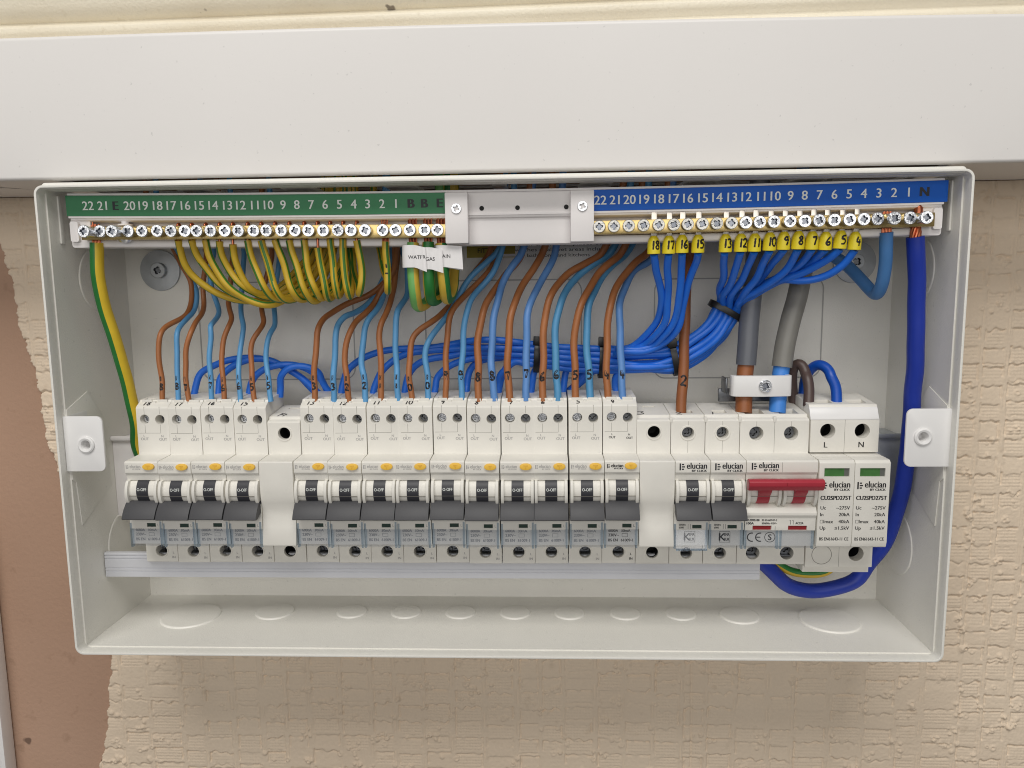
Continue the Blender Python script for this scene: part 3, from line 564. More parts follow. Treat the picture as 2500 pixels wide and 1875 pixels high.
 'spd_brown': [(163.9,-22.0,-1.6),(162.5,-22.0,8.0),(161.4,-23.0,18.3),(161.2,-25.0,23.5),(163.3,-27.0,26.2),(165.7,-29.0,24.0),(166.6,-32.0,19.2),(166.5,-33.0,19.4),(166.5,-36.0,13.5),(165.1,-40.0,4.3)],
 'spd_blue': [(169.2,-20.0,-1.9),(169.0,-20.0,9.1),(169.9,-21.0,18.0),(172.0,-23.0,22.7),(174.3,-27.0,25.3),(176.7,-30.0,24.2),(178.5,-33.0,20.8),(177.8,-34.0,20.2),(180.4,-36.0,14.8),(180.0,-40.0,4.2)],
 'spd_earth': [(143.0,-30,-79.0),(155.2,-34.0,-86.7),(162.5,-34.0,-90.2),(171.1,-34.0,-91.3),(179.6,-34.0,-90.3),(183.7,-34.0,-87.3),(187.0,-34,-78.0)],
}
EARTH_SCREWS = [(-201.7, 99.1, 6), (-196.5, 99.4, 1), (-188.1, 99.0, 5), (-182.7, 99.3, 0), (-175.6, 99.3, 0), (-167.9, 99.2, 0), (-160.9, 99.1, 0), (-153.8, 99.0, 0), (-147.8, 98.9, 0), (-140.8, 98.9, 0), (-133.6, 98.8, 0), (-126.8, 98.7, 0), (-119.1, 98.6, 0), (-112.7, 98.6, 0), (-105.2, 98.5, 0), (-98.3, 98.4, 0), (-91.6, 98.3, 0), (-84.2, 98.2, 0), (-76.9, 98.2, 0), (-70.4, 98.1, 0), (-63.1, 97.9, 1), (-54.6, 97.9, 0), (-48.2, 97.8, 0), (-41.2, 97.8, 0), (-33.9, 97.7, 0), (-27.5, 97.6, 0)]
NEUTRAL_SCREWS = [(51.6, 98.0, 0), (58.7, 98.1, 0), (65.9, 98.2, 0), (73.0, 98.3, 0), (80.3, 98.4, 0), (87.6, 98.4, 0), (94.3, 98.5, 0), (101.3, 98.6, 0), (108.2, 98.7, 0), (115.2, 98.8, 0), (122.0, 98.9, 0), (128.6, 99.0, 0), (135.4, 99.1, 0), (143.0, 99.2, 0), (150.0, 99.2, 0), (156.8, 99.3, 0), (163.9, 99.4, 0), (170.7, 99.4, 1), (177.8, 99.6, 0), (184.3, 99.7, 0), (190.5, 99.5, 4), (199.0, 99.8, 1), (204.3, 99.5, 6)]
GREEN_TEXT = [('22', -205.6), ('21', -198.2), ('E', -191.3), ('20', -184.1), ('19', -177.0), ('18', -169.6), ('17', -162.5), ('16', -155.3), ('15', -148.2), ('14', -141.1), ('13', -133.8), ('12', -127.0), ('11', -119.9), ('10', -112.9), ('9', -105.6), ('8', -98.6), ('7', -91.3), ('6', -84.3), ('5', -77.1), ('4', -69.9), ('3', -62.9), ('2', -55.7), ('1', -48.7), ('B', -41.1), ('B', -34.4), ('E', -26.8)]
BLUE_TEXT = [('22', 52.5), ('21', 59.5), ('20', 66.8), ('19', 74.0), ('18', 81.2), ('17', 88.4), ('16', 95.3), ('15', 102.5), ('14', 109.4), ('13', 116.6), ('12', 123.5), ('11', 130.6), ('10', 137.5), ('9', 144.6), ('8', 151.4), ('7', 158.5), ('6', 165.6), ('5', 172.6), ('4', 179.6), ('3', 186.7), ('2', 193.9), ('1', 200.9), ('N', 208.3)]
FERRULES = [(18, 79.0, -62.0, 89.1), (17, 86.4, -62.0, 89.1), (16, 92.9, -62.0, 89.4), (15, 100.7, -62.0, 89.4), (13, 114.1, -62.0, 89.5), (12, 121.6, -62.0, 89.6), (11, 128.3, -62.0, 89.6), (10, 135.6, -62.0, 90.0), (9, 142.4, -62.0, 90.3), (8, 149.4, -62.0, 90.4), (7, 156.1, -62.0, 90.2), (6, 162.6, -62.0, 89.9), (5, 169.8, -62.0, 90.4), (4, 176.8, -62.0, 89.7)]
TORN = [(-312.0, 126.1), (-314.1, 107.0), (-298.8, 98.6), (-296.4, 77.5), (-294.0, 56.1), (-288.1, 32.8), (-285.7, 10.1), (-282.8, -8.2), (-281.5, -25.1), (-276.7, -44.1), (-270.9, -69.5), (-263.7, -106.8), (-258.0, -133.9), (-254.3, -162.5), (-254.5, -174.4), (-256.6, -190.7), (-261.8, -211.1), (-264.8, -229.8), (-267.0, -243.7), (-270.4, -264.1)]

W2, H2, D = 225.0, 121.5, 75.7
# ------------------------------------------------------------------ the setting: wall, wallpaper, moulding, door frame
def set_structure(o, label=None): 
    o['kind'] = 'structure'
    if label: o['label'] = label
    return o
mb = MB(); mb.box(-420, 420, 2.9, 14.0, -420, 420)
set_structure(obj('wall', mb.mesh('wall', 'plaster')), 'bare pink plaster wall behind the consumer unit')

def make_wallpaper():
    st = 0.56
    xs = np.arange(-336, 400, st); zs = np.arange(-262, 125.2, st)
    XX, ZZ = np.meshgrid(xs, zs)
    Hh = np.zeros_like(XX)
    r = np.random.default_rng(5)
    x = -340.0; colw = []
    while x < 402:
        w = r.choice([18.5, 15.0, 17.0, 12.0]); colw.append((x, w)); x += w + r.uniform(2.4, 4.0)
    pitch = 10.7
    wob = 0.35 * np.sin(XX * 0.9 + 3 * np.sin(ZZ * .13)) + 0.3 * np.sin(XX * .37 + ZZ * .21)
    for cx, w in colw:
        xm = (XX > cx - 1) & (XX < cx + w + 1)
        sel = np.where(xm[0])[0]
        if len(sel) == 0: continue
        a, b = sel[0], sel[-1] + 1
        xl = XX[:, a:b]; zl = ZZ[:, a:b]; wl = wob[:, a:b]
        # fine vertical scoring in the channel on the right of the block
        off = r.uniform(-1.5, 1.5)
        for k in range(-26, 13):
            zb = k * pitch + off + r.uniform(-.6, .6)
            zt = zb + 9.0 + r.uniform(-.8, .6)
            if r.random() < 0.10: continue
            dep = r.uniform(0.35, 1.5)
            x0 = cx + r.uniform(0, .8); x1 = cx + w - r.uniform(0, .8)
            wave = wl * r.choice([.1, .3, .6, 1.3, 2.2]) + r.uniform(-.03, .03) * (xl - cx)
            ex = np.clip((xl - x0) / r.uniform(.4, 1.2), 0, 1) * np.clip((x1 - xl) / r.uniform(.4, 1.2), 0, 1)
            tz = np.clip((zt + wave - zl) / .5, 0, 1)
            fade = np.clip((zl - zb) / 9.0, 0, 1)
            body = ex * tz * (zl > zb) * (fade ** 1.3)
            Hh[:, a:b] -= dep * .6 * body
            inx = (xl > x0 - .3) & (xl < x1 + .3); inz = (zl > zb) & (zl < zt + 1)
            brk = np.clip(1.4 + np.sin(xl * r.uniform(.2, .9) + r.uniform(0, 6)) * 1.2, 0, 1)
            if r.random() < .85: Hh[:, a:b] -= r.uniform(.9, 2.0) * np.exp(-((zl - zt - wave - .1) / .46) ** 2) * inx * brk
            zz0 = zb + r.uniform(0, 4)
            if r.random() < .7: Hh[:, a:b] -= r.uniform(.6, 1.6) * np.exp(-((xl - x0 - .15 * np.sin(zl)) / .40) ** 2) * (zl > zz0) * inz
            if r.random() < .45: Hh[:, a:b] -= r.uniform(.5, 1.4) * np.exp(-((xl - x1 - .15 * np.sin(zl * 1.2)) / .40) ** 2) * (zl > zz0) * inz
            if r.random() < .18: Hh[:, a:b] -= r.uniform(.3, .8) * np.exp(-((zl - zb - .6 - wave) / .40) ** 2) * inx
            weave = (0.15 * np.sin(2 * np.pi * zl / 1.95) + 0.09 * np.sin(2 * np.pi * xl / 1.9)) * r.choice([0, .6, 1.0, 1.2])
            Hh[:, a:b] += weave * ex * tz * (zl > zb + .6)
    for i, (cx, w) in enumerate(colw[:-1]):
        g0, g1 = cx + w, colw[i + 1][0]
        m = (xs > g0 + .2) & (xs < g1 - .2)
        Hh[:, m] += 0.45 * np.sin(2 * np.pi * (XX[:, m] - g0) / 1.55) * np.clip(np.sin(ZZ[:, m] * .29 + i * 1.7) * 1.6 + .3, 0, 1)
    # blisters and curls
    for _ in range(1150):
        bx, bz = r.uniform(-330, 396), r.uniform(-258, 122)
        for q in range(r.integers(1, 6)):
            px, pz = bx + r.normal(0, 2.6), bz + r.normal(0, 1.9); rr = r.uniform(.7, 1.9)
            i0 = int((px - rr * 1.6 + 336) / st); i1 = int((px + rr * 1.6 + 336) / st) + 2
            j0 = int((pz - rr * 1.6 + 262) / st); j1 = int((pz + rr * 1.6 + 262) / st) + 2
            if i0 < 0 or j0 < 0 or i1 > len(xs) or j1 > len(zs): continue
            d = np.hypot(XX[j0:j1, i0:i1] - px, ZZ[j0:j1, i0:i1] - pz) / rr
            if r.random() < .45: bumpf = np.exp(-((d - .75) / .3) ** 2) * .7
            else: bumpf = np.clip(1 - d ** 2, 0, 1) ** .7 * 1.0
            Hh[j0:j1, i0:i1] += bumpf
    low = sum(np.sin(XX * a + ZZ * b + c) for a, b, c in ((.021, .013, 1), (-.017, .03, 2), (.05, -.02, 0))) * .12
    Hh += low
    g = r.normal(0, 1, Hh.shape); g = (g + np.roll(g, 1, 0) + np.roll(g, 1, 1) + np.roll(g, -1, 0) + np.roll(g, -1, 1)) / 5
    Hh += .10 * g
    # torn edge and the seam between two drops of paper
    tz = np.array([p[1] for p in TORN])[::-1]; tx = np.array([p[0] for p in TORN])[::-1]
    edge = np.interp(zs, tz, tx) + .5 * np.sin(zs * .35) + .35 * np.sin(zs * .83 + 1) + r.normal(0, .18, len(zs)) + 1.3 * np.sin(zs * .11)
    de = XX - edge[:, None]
    Hh -= np.clip(1 - de / 2.2, 0, 1) ** 2 * .35
    Hh -= .9 * np.exp(-((XX - 114.6 - .4 * np.sin(ZZ * .05)) / .55) ** 2)
    yy = 0.85 - np.clip(Hh, -1.9, 1.8)
    yy = np.where(de < 0, 3.3, yy)
    keep = (de > -st)
    keep &= ~((np.abs(XX) < 218) & (ZZ > -113) & (ZZ < 140))
    idx = -np.ones(XX.shape, int); idx[keep] = np.arange(keep.sum())
    vs = np.stack([XX[keep], yy[keep], ZZ[keep]], 1) * MM
    a = idx[:-1, :-1]; b = idx[:-1, 1:]; c = idx[1:, 1:]; d = idx[1:, :-1]
    ok = (a >= 0) & (b >= 0) & (c >= 0) & (d >= 0)
    fs = np.stack([a[ok], b[ok], c[ok], d[ok]], 1)
    me = bpy.data.meshes.new('wallpaper')
    me.vertices.add(len(vs)); me.vertices.foreach_set('co', vs.ravel())
    me.loops.add(fs.size); me.loops.foreach_set('vertex_index', fs.ravel())
    me.polygons.add(len(fs)); me.polygons.foreach_set('loop_start', np.arange(0, fs.size, 4)); me.polygons.foreach_set('loop_total', np.full(len(fs), 4))
    me.polygons.foreach_set('use_smooth', np.ones(len(fs), bool))
    me.update(calc_edges=True); me.validate()
    me.materials.append(M['wallpaper'])
    return me
set_structure(obj('wallpaper', make_wallpaper()), 'beige embossed wallpaper with a torn edge over pink plaster')

# cream moulding above the trunking
def swept_x(profile, x0, x1, n, warp, mi=0):
    """(y, z) outline swept along x with a small height change along the run"""
    mb = MB(); m = len(profile); vs = []
    for i in range(n + 1):
        x = x0 + (x1 - x0) * i / n; dz = warp(x)
        vs += [(x, y, z + dz) for y, z in profile]
    fs = [(i * m + j, i * m + (j + 1) % m, (i + 1) * m + (j + 1) % m, (i + 1) * m + j) for i in range(n) for j in range(m)]
    fs += [tuple(range(m)), tuple(range(n * m, (n + 1) * m))]
    mb.add(vs, fs, mi); return mb
prof = [(2, 190), (-40, 190), (-44, 194), (-45.5, 197), (-45, 199.2), (-43.5, 200.2), (-43.5, 201.2), (-46, 203.5), (-47, 206), (-45.8, 208), (-43, 209.2), (-42.5, 210.2), (-46, 213), (-48, 217), (-48, 235), (2, 235)]
o = obj('picture_rail_moulding', swept_x(prof, -360, 360, 40, lambda x: 1.2 * math.sin(x * .006) + .006 * x).mesh('moulding', 'cream_paint', angle=60))
set_structure(o, 'old cream painted moulding with chips above the white trunking')

# white frame standing in the bottom corner
prof = rrect(-352, -315, -330, -150, 2.0)
root = empty('door_frame', (-330, 0, -330), 'white painted frame edge at the very left of the plaster', 'door frame')
mb = MB(); mb.prism([(2, -330), (-15, -330), (-15, 300), (2, 300)], -390, -328.8)
t = obj('frame_board', mb.mesh('fb', 'plastic_w', (-330, 0, -330), bevel=1.6), root)
mb = MB(); mb.prism([(1.9, -330), (-8, -330), (-8, 300), (1.9, 300)], -328.8, -323.6)
obj('frame_lip', mb.mesh('fl', 'plastic_w', (-330, 0, -330), bevel=1.2), root)

# ------------------------------------------------------------------ trunking above the enclosure
TZ0, TZ1, TY = 125.3, 193.0, -66.5
root = empty('cable_trunking', (0, 0, TZ0), 'long white plastic cable trunking running across above the consumer unit', 'trunking')
org = (0, 0, TZ0)
bow = lambda x: 1.5 * (1 - (x / 250.0) ** 2) - 0.002 * x
def trunk_profile():
    return None
n = 48; mb = MB()
prof = []
for a in range(0, 91, 15): prof.append((TY + 2.2 - 2.2 * math.cos(math.radians(a)), TZ1 - 2.2 + 2.2 * math.sin(math.radians(a)), 1))
prof = [(TY + 1.6 - 1.6 * math.cos(math.radians(a)), TZ0 + 1.6 - 1.6 * math.sin(math.radians(a)), 0) for a in range(90, -1, -15)] + prof
outer = prof + [(2, TZ1, 1)]
inner = [(2, TZ1 - 1.6, 1), (TY + 1.8, TZ1 - 1.6, 1), (TY + 1.8, TZ0 + .2, 0)]
poly = outer + inner
m = len(poly); vs = []
for i in range(n + 1):
    x = -345 + 690 * i / n
    vs += [(x, y, z + (bow(x) if fl else 0)) for y, z, fl in poly]
fs = [(i * m + j, i * m + (j + 1) % m, (i + 1) * m + (j + 1) % m, (i + 1) * m + j) for i in range(n) for j in range(m)]
fs += [tuple(range(m)), tuple(range(n * m, (n + 1) * m))]
mb.add(vs, fs); obj('lid', mb.mesh('lid', 'pvc', org, angle=50), root)
mb = MB()
for x0, x1 in ((-345, -221), (221, 345)): mb.box(x0, x1, TY + 2.2, 0.5, TZ0, TZ0 + 1.4)
mb.box(-221, 221, -4, 0.5, TZ0, TZ0 + 1.4); mb.box(-221, 221, TY + 2.2, -69.5 + 6, TZ0 - .2, TZ0 + 1.2)
obj('base', mb.mesh('base', 'pvc', org), root)
mb = MB(); mb.box(-345, -343, TY + 2, 0, TZ0, TZ1 - 2); mb.box(343, 345, TY + 2, 0, TZ0, TZ1 - 2)
obj('end_cap', mb.mesh('cap', 'pvc', org), root)  # added out of view to keep the inside of the trunking dark
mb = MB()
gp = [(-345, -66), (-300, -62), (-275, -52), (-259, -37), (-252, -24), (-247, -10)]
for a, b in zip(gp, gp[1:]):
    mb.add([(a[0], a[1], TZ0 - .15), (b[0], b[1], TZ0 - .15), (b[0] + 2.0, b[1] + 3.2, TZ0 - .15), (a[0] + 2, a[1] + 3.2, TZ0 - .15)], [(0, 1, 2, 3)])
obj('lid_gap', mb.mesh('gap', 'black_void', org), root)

# ------------------------------------------------------------------ enclosure
ENC = empty('consumer_unit_enclosure', (0, 0, -H2), 'open white metal consumer unit enclosure with its cover taken off', 'enclosure')
eo = (0, 0, -H2)
mb = MB(); mb.box(-224, 224, -1.2, 0.4, -120.4, 120.4)
back = obj('back_panel', mb.mesh('back', 'steel_paint', eo), ENC)
wi = 222.9
mb = MB(); mb.box(-224.6, -wi, -69, 0.4, -120.2, 120.2); left_wall = obj('side_wall', mb.mesh('sw', 'steel_paint', eo), ENC)
mb = MB(); mb.box(wi, 224.6, -69, 0.4, -120.2, 120.2); right_wall = obj('side_wall', mb.mesh('sw', 'steel_paint', eo), ENC)
mb = MB(); mb.box(-wi, wi, -69, 0.4, -121.2, -119.6); bottom_wall = obj('bottom_wall', mb.mesh('bw', 'steel_paint', eo), ENC)
# top with open cable slots
mb = MB()
slots = [(-222, -202), (-198, -160), (-145, -107), (-92, -54.5), (-39, -1), (6, 43), (59, 95), (111, 147), (163, 200.5), (205, 221)]
mb.box(-wi, wi, -69, -63, 119.6, 121.2); mb.box(-wi, wi, -10, 0.4, 119.6, 121.2)
xs_ = [-wi] + [v for s_ in slots for v in s_] + [wi]
for a, b in zip(xs_[0::2], xs_[1::2]):
    if b - a > .05: mb.box(a, b, -63, -10, 119.6, 121.2)
obj('top_wall', mb.mesh('tw', 'steel_paint', eo), ENC)
mb = MB()
ring_prism(rrect(-W2, W2, -H2, H2, 4.5, 6), rrect(-W2 + 1.3, W2 - 1.3, -H2 + 1.3, H2 - 1.3, 3.3, 6), -D, -68.0, mb)
obj('rim', mb.mesh('rim', 'steel_paint', eo, bevel=.45), ENC)
mb = MB(); mb.plate(rrect(-222, 222, 119.8, 122.9, 1.6, 4, (0, 0, 1, 1)), -73.6, -69.4)
obj('top_flange', mb.mesh('tf', 'steel_paint', eo, bevel=.6), ENC)

def groove_ring(cx, cy, r, place, wd=1.1, hgt=.55, n=48, arc=(0, 360)):
    mb = MB(); vs = []; k = 0
    for i in range(n + 1):
        a = math.radians(arc[0] + (arc[1] - arc[0]) * i / n)
        for rr, h in ((r - wd * 1.2, hgt), (r - wd * .55, hgt), (r - wd * .1, hgt * .8), (r + wd * .25, -.05)):
            vs.append(place(cx + rr * math.cos(a), cy + rr * math.sin(a), h))
    for i in range(n):
        for j in range(3): k = i * 4 + j; mb.f.append((k, k + 1, k + 5, k + 4)); mb.m.append(0)
    vs.append(place(cx, cy, hgt)); mid = len(vs) - 1
    for i in range(n): mb.f.append((mid, i * 4, i * 4 + 4)); mb.m.append(0)
    mb.v = [tuple(v) for v in vs]
    return mb
# knock-outs pressed into the bottom, the sides and the back
bp = lambda u, v, h: (u, v, -119.6 + h)
for cx, cy, r in ((-183, -31.5, 16.5), (-135.5, -25, 11), (-89.7, -24.5, 8.8), (-57.5, -24.5, 8.8), (-25.5, -24.5, 8.8), (6.5, -24.5, 8.8), (38.2, -24.5, 8.8), (70.4, -24.5, 8.8), (102.5, -24.5, 8.8), (135.5, -26.5, 11), (184.5, -31.5, 16.5)):
    g = groove_ring(cx, cy, r, bp, 1.0, .8)
    ko = obj('knockout', g.mesh('ko', 'steel_paint', eo, angle=80), bottom_wall)
for s_, wobj in ((-1, left_wall), (1, right_wall)):
    sp = lambda u, v, h, s_=s_: (s_ * (wi - h), u, v)
    for cy, cz, r in ((-31, 76, 17), (-24, -76, 18)):
        obj('knockout', groove_ring(cy, cz, r, sp, .9, .5).mesh('ko', 'steel_paint', eo, angle=80), wobj)
    mb = MB(); mb.prism([(-61.5, 94), (-58.5, 94), (-58.5, 118), (-61.5, 118)], s_ * wi, s_ * (wi - 1.1)); obj('stiffener', mb.mesh('st', 'steel_paint', eo, bevel=.5), wobj)
    mb = MB(); mb.prism([(-69, 9), (-50, 16), (-38, 2), (-34, -40), (-64, -54), (-66, -30), (-69, -28)], s_ * wi, s_ * (wi - .5)); obj('pressed_plate', mb.mesh('pp', 'steel_paint', eo, bevel=.3), wobj)
def back_outline(x0, x1, z0, z1, r=7):
    o_ = rrect(x0, x1, z0, z1, r, 8); i_ = rrect(x0 + .7, x1 - .7, z0 + .7, z1 - .7, r - .7, 8)
    mb = MB(); ring_prism(o_, i_, -1.45, -1.1, mb)
    obj('knockout_outline', mb.mesh('ol', 'outline', eo), back)
back_outline(-180.8, -87.6, 15.5, 74); back_outline(-45.5, 46.6, 15.2, 73.5); back_outline(88.1, 184.8, 14.8, 73)
back_outline(-180.8, -87.6, -105, -40); back_outline(-45.5, 46.6, -105, -40)
# fixing tabs on the two sides
for s_ in (-1, 1):
    xa, xb = (-223.6, -202.9) if s_ < 0 else (202.2, 224.0)
    z0, z1 = (-23.0, 6.0) if s_ < 0 else (-21.3, 7.8)
    mb = MB(); mb.plate(rrect(xa, xb, z0, z1, 3.2, 6, (0, 1, 1, 0) if s_ < 0 else (1, 0, 0, 1)), -71.2, -69.8)
    me = mb.mesh('tab', 'plastic_w', eo, bevel=.4)
    cx = -212.0 if s_ < 0 else 210.4; cz = -8.9 if s_ < 0 else -6.2
    c = MB(); c.lathe([(0, -4), (2.2, -4), (2.2, 4), (0, 4)], (cx - eo[0], -70.5, cz - eo[2]), (0, -1, 0), 24)
    me = cut(me, c)
    tb = obj('fixing_tab', me, ENC)
    mb = MB(); mb.lathe([(4.4, 0), (4.3, .8), (3.6, 1.2), (2.6, .9), (2.2, .2), (2.2, -5.5), (0, -5.5)], (cx, -71.2, cz), (0, -1, 0), 32)
    obj('screw_boss', mb.mesh('boss', 'plastic_w', eo), tb)
    mb = MB(); mb.box(*((xa, xa + 1.4) if s_ < 0 else (xb - 1.4, xb)), -70.5, -52, z0, z1)
    obj('tab_return', mb.mesh('ret', 'plastic_w', eo, bevel=.3), tb)
    mb = MB(); x0, x1 = (-222.9, -206) if s_ < 0 else (199.8, 222.9)
    mb.box(x0, x1, -30, -2, -60, -15); mb.box(x0 + 0.1, x1 - .1, -32, -30, -15, -12.4)
    obj('rail_support', mb.mesh('rs', 'galv' if s_ > 0 else 'carrier', eo, bevel=.8), wobj if False else ENC)

# dark cables lying in the trunking, seen through the slots
# sticker and print on the back
mb = MB(); mb.box(-20, 8, -1.35, -1.15, 86.2, 101); st_ = obj('sticker', mb.mesh('stk', 'sticker', eo), ENC)
mb = MB(); put_text(mb, 'FITTINGS', (-6, -1.42, 90.2), 2.6, bold=.06); obj('printed_text', mb.mesh('txt', 'ink_black', eo, smooth=False, recalc=False), st_)
mb = MB(); mb.box(1, 8, -1.5, -1.36, 86.6, 88.2); obj('barcode_patch', mb.mesh('bc', 'paper', eo), st_)
mb = MB()
put_text(mb, 'light switches of all wet areas including', (31, -1.3, 90.4), 1.9, w=66); put_text(mb, 'bathrooms and kitchens', (33, -1.3, 87.2), 1.9, w=36)
put_text(mb, 'for use in dry indoor places only', (31, -1.3, 93.6), 1.9, w=62)
obj('printed_notice', mb.mesh('note', 'ink_dark', eo, smooth=False, recalc=False), back)

# wall screws with big washers
for i, (x, z, lab) in enumerate(((-201.9, 81.3, 'galvanised washer and screw in the back panel under the green number strip'), (201, 81, 'galvanised washer and screw behind the blue leads and yellow ferrules'))):
    root = empty('fixing_screw', (x, -1.2, z), lab, 'screw', 'screws fixing the enclosure to the wall')
    mb = MB(); mb.lathe([(3, 0), (11.6, 0), (12.0, .5), (11.8, 1.3), (3.2, 1.7)], (x, -1.2, z), (0, -1, 0), 48)
    obj('washer', mb.mesh('washer', 'galv', (x, -1.2, z)), root)
    me = screw_head(4.5, 2.4, .5, slot=False).mesh('scr', ['galv', 'steel_dark'])
    h = obj('screw_head', me, root); h.location = Vector((0, -4.2, 0)) * MM; h.rotation_euler = (0, .35 * (i + 1), 0)

# ------------------------------------------------------------------ terminal bar carrier
CAR = empty('terminal_bar_carrier', (0, -62, 92), 'white plastic carrier rail holding both terminal bars along the top', 'carrier')
co = (0, -62, 92)
cx0, cx1 = -216.6, 218.2
sag = lambda x: -1.7 * (1 - (x / 216.0) ** 2)      # the long plastic rail dips towards its middle
mb = swept_x([(-62, 107.2), (-62, 118.2), (-60, 118.5), (-47, 118.3), (-47, 92.2), (-60.2, 92.2), (-60.6, 92.8), (-60.6, 95.8), (-55, 96.4), (-55, 104.6), (-61, 105), (-62.6, 105.6), (-62.6, 107.0)], cx0 + 1, cx1 - 1, 36, sag)
carrier = obj('rail_body', mb.mesh('rail', 'carrier', co, bevel=.25), CAR)
mb = MB(); mb.box(-21.5, 46, -61, -54, 90.7, 104.4); obj('centre_plate', mb.mesh('cp', 'carrier', co, bevel=.3), CAR)
for lp in ([(-63.4, 106.6), (-62, 106.4), (-62, 107.4), (-63.4, 107.5)], [(-63.0, 117.9), (-58, 118.1), (-58, 118.9), (-63.0, 118.9)]):
    obj('rail_lip', swept_x(lp, cx0 + .5, cx1 - .5, 36, sag).mesh('lip', 'carrier', co), CAR)
for s_ in (-1, 1):
    x0, x1 = (cx0, cx0 + 10.5) if s_ < 0 else (cx1 - 10.5, cx1)
    mb = MB(); mb.plate(rrect(x0, x1, 91.8, 106.4, 1.6), -61.6, -50)
    e = obj('end_block', mb.mesh('eb', 'carrier', co, bevel=.5), CAR)
    xa, xb = (x0 + .6, x0 + 5.0) if s_ < 0 else (x1 - 5.0, x1 - .6)
    mb = MB(); mb.plate(rrect(xa, xb, 94.6, 105, 1.2), -63.4, -61.4); obj('end_pad', mb.mesh('ep', 'carrier', co, bevel=.5), e)
def number_strip(name, x0, x1, mat, items, dark):
    mb = swept_x([(-63.2, 107.7), (-62.3, 107.7), (-62.3, 117.8), (-63.2, 117.8)], x0, x1, 24, sag)
    lab = obj(name, mb.mesh(name, mat, co), CAR)
    mb = MB()
    for s_, x in items:
        put_text(mb, s_, (x, -63.26, 112.8 + sag(x)), 4.3, mi=1 if s_ in dark else 0, bold=.36 if s_ in dark else .1, w=None)
    obj('printed_numbers', mb.mesh('nums', ['ink_white', 'ink_dark'], co, smooth=False, recalc=False), lab)
    return lab
number_strip('green_number_strip', cx0 - .4, -23.8, 'green_label', GREEN_TEXT, 'EB')
number_strip('blue_number_strip', 49.2, cx1 + 1.2, 'blue_label', BLUE_TEXT, 'N')
sm = screw_head(2.5, 1.0, .62, slot=False).mesh('br_screw', ['zinc', 'zinc_dark'])
for x0, x1, sx, sz in ((-23.8, -12.5, -18.1, 107.8), (37.7, 49.2, 43.5, 108)):
    mb = MB(); mb.box(x0, x1, -68, -56, 91, 115.6)
    bo = obj('end_bracket', mb.mesh('brk', 'carrier', co, bevel=.6), CAR)
    h = obj('bracket_screw', sm, bo); h.location = Vector((sx - co[0], -68.7 - co[1], sz - co[2])) * MM; h.rotation_euler = (0, .4, 0)
for x in (-6.1, 11.7, 35.8):
    mb = MB(); mb.lathe([(0, .25), (1.15, .25), (1.15, 0)], (x, -62.05, 108.3), (0, -1, 0), 18); obj('pilot_hole', mb.mesh('ph', 'black_void', co), CAR)

def terminal_bar(name, x0, x1, screws, label, loose_mesh, zc):
    root = empty(name, ((x0 + x1) / 2, -62, zc - 3.3), label, 'terminal bar'); ro = ((x0 + x1) / 2, -62, zc - 3.3)
    zl_, zr_ = screws[0][1], screws[-1][1]
    mb = swept_x([(-66.2, zc - 3.3), (-58.2, zc - 3.3), (-58.2, zc + 3.3), (-66.2, zc + 3.3)], x0, x1, 1, lambda x: (zl_ + (zr_ - zl_) * (x - x0) / (x1 - x0)) - zc - .3)
    obj('brass_bar', mb.mesh('bar', 'brass', ro, bevel=.3), root)
    for x, z, loose in screws:
        h = obj('terminal_screw', (SCREW_T if loose < 2 else SCREW_L) if (name[0] == 'e' or x > 120) else SCREW_N, root)
        h.location = Vector((x - ro[0], -69.4 - loose - ro[1], z - ro[2])) * MM
        h.rotation_euler = (random.uniform(-.05, .05), random.uniform(0, 1.57), random.uniform(-.06, .06))
    return root
SCREW_T = screw_head(3.05, 1.3, .60, shank=3.0).mesh('terminal_screw', ['zinc', 'zinc_dark'])
SCREW_L = screw_head(3.05, 1.3, .60, shank=9.0).mesh('terminal_screw', ['zinc', 'zinc_dark'])
SCREW_N = screw_head(2.95, 1.3, .60, shank=3.0).mesh('terminal_screw', ['zinc_n', 'zinc_dark'])
terminal_bar('earth_terminal_bar', -208.5, -22.5, EARTH_SCREWS, 'brass earth terminal bar under the green number strip', None, 99.0)
terminal_bar('neutral_terminal_bar', 47.5, 212.5, NEUTRAL_SCREWS, 'brass neutral terminal bar under the blue number strip', None, 99.3)
root = empty('bar_clamp_nut', (-190, -61, 94), 'white washer and bright screw head clamping the earth bar near the 20 mark', 'screw')
mb = MB(); mb.lathe([(0, 0), (3.6, 0), (3.6, .8), (1.8, .8), (1.8, 2.6), (0, 2.6)], (-188.5, -60.5, 102.6), (0, 0, 1), 24)
obj('washer', mb.mesh('wn', 'carrier', (-190, -61, 94)), root)
mb = MB(); mb.lathe([(0, -1.8), (2.4, -1.5), (3.6, -.3), (3.6, 0), (0, 0)], (-188.5, -62, 95.6), (0, 0, 1), 24)
obj('screw_head', mb.mesh('sn', 'zinc', (-190, -61, 94)), root)

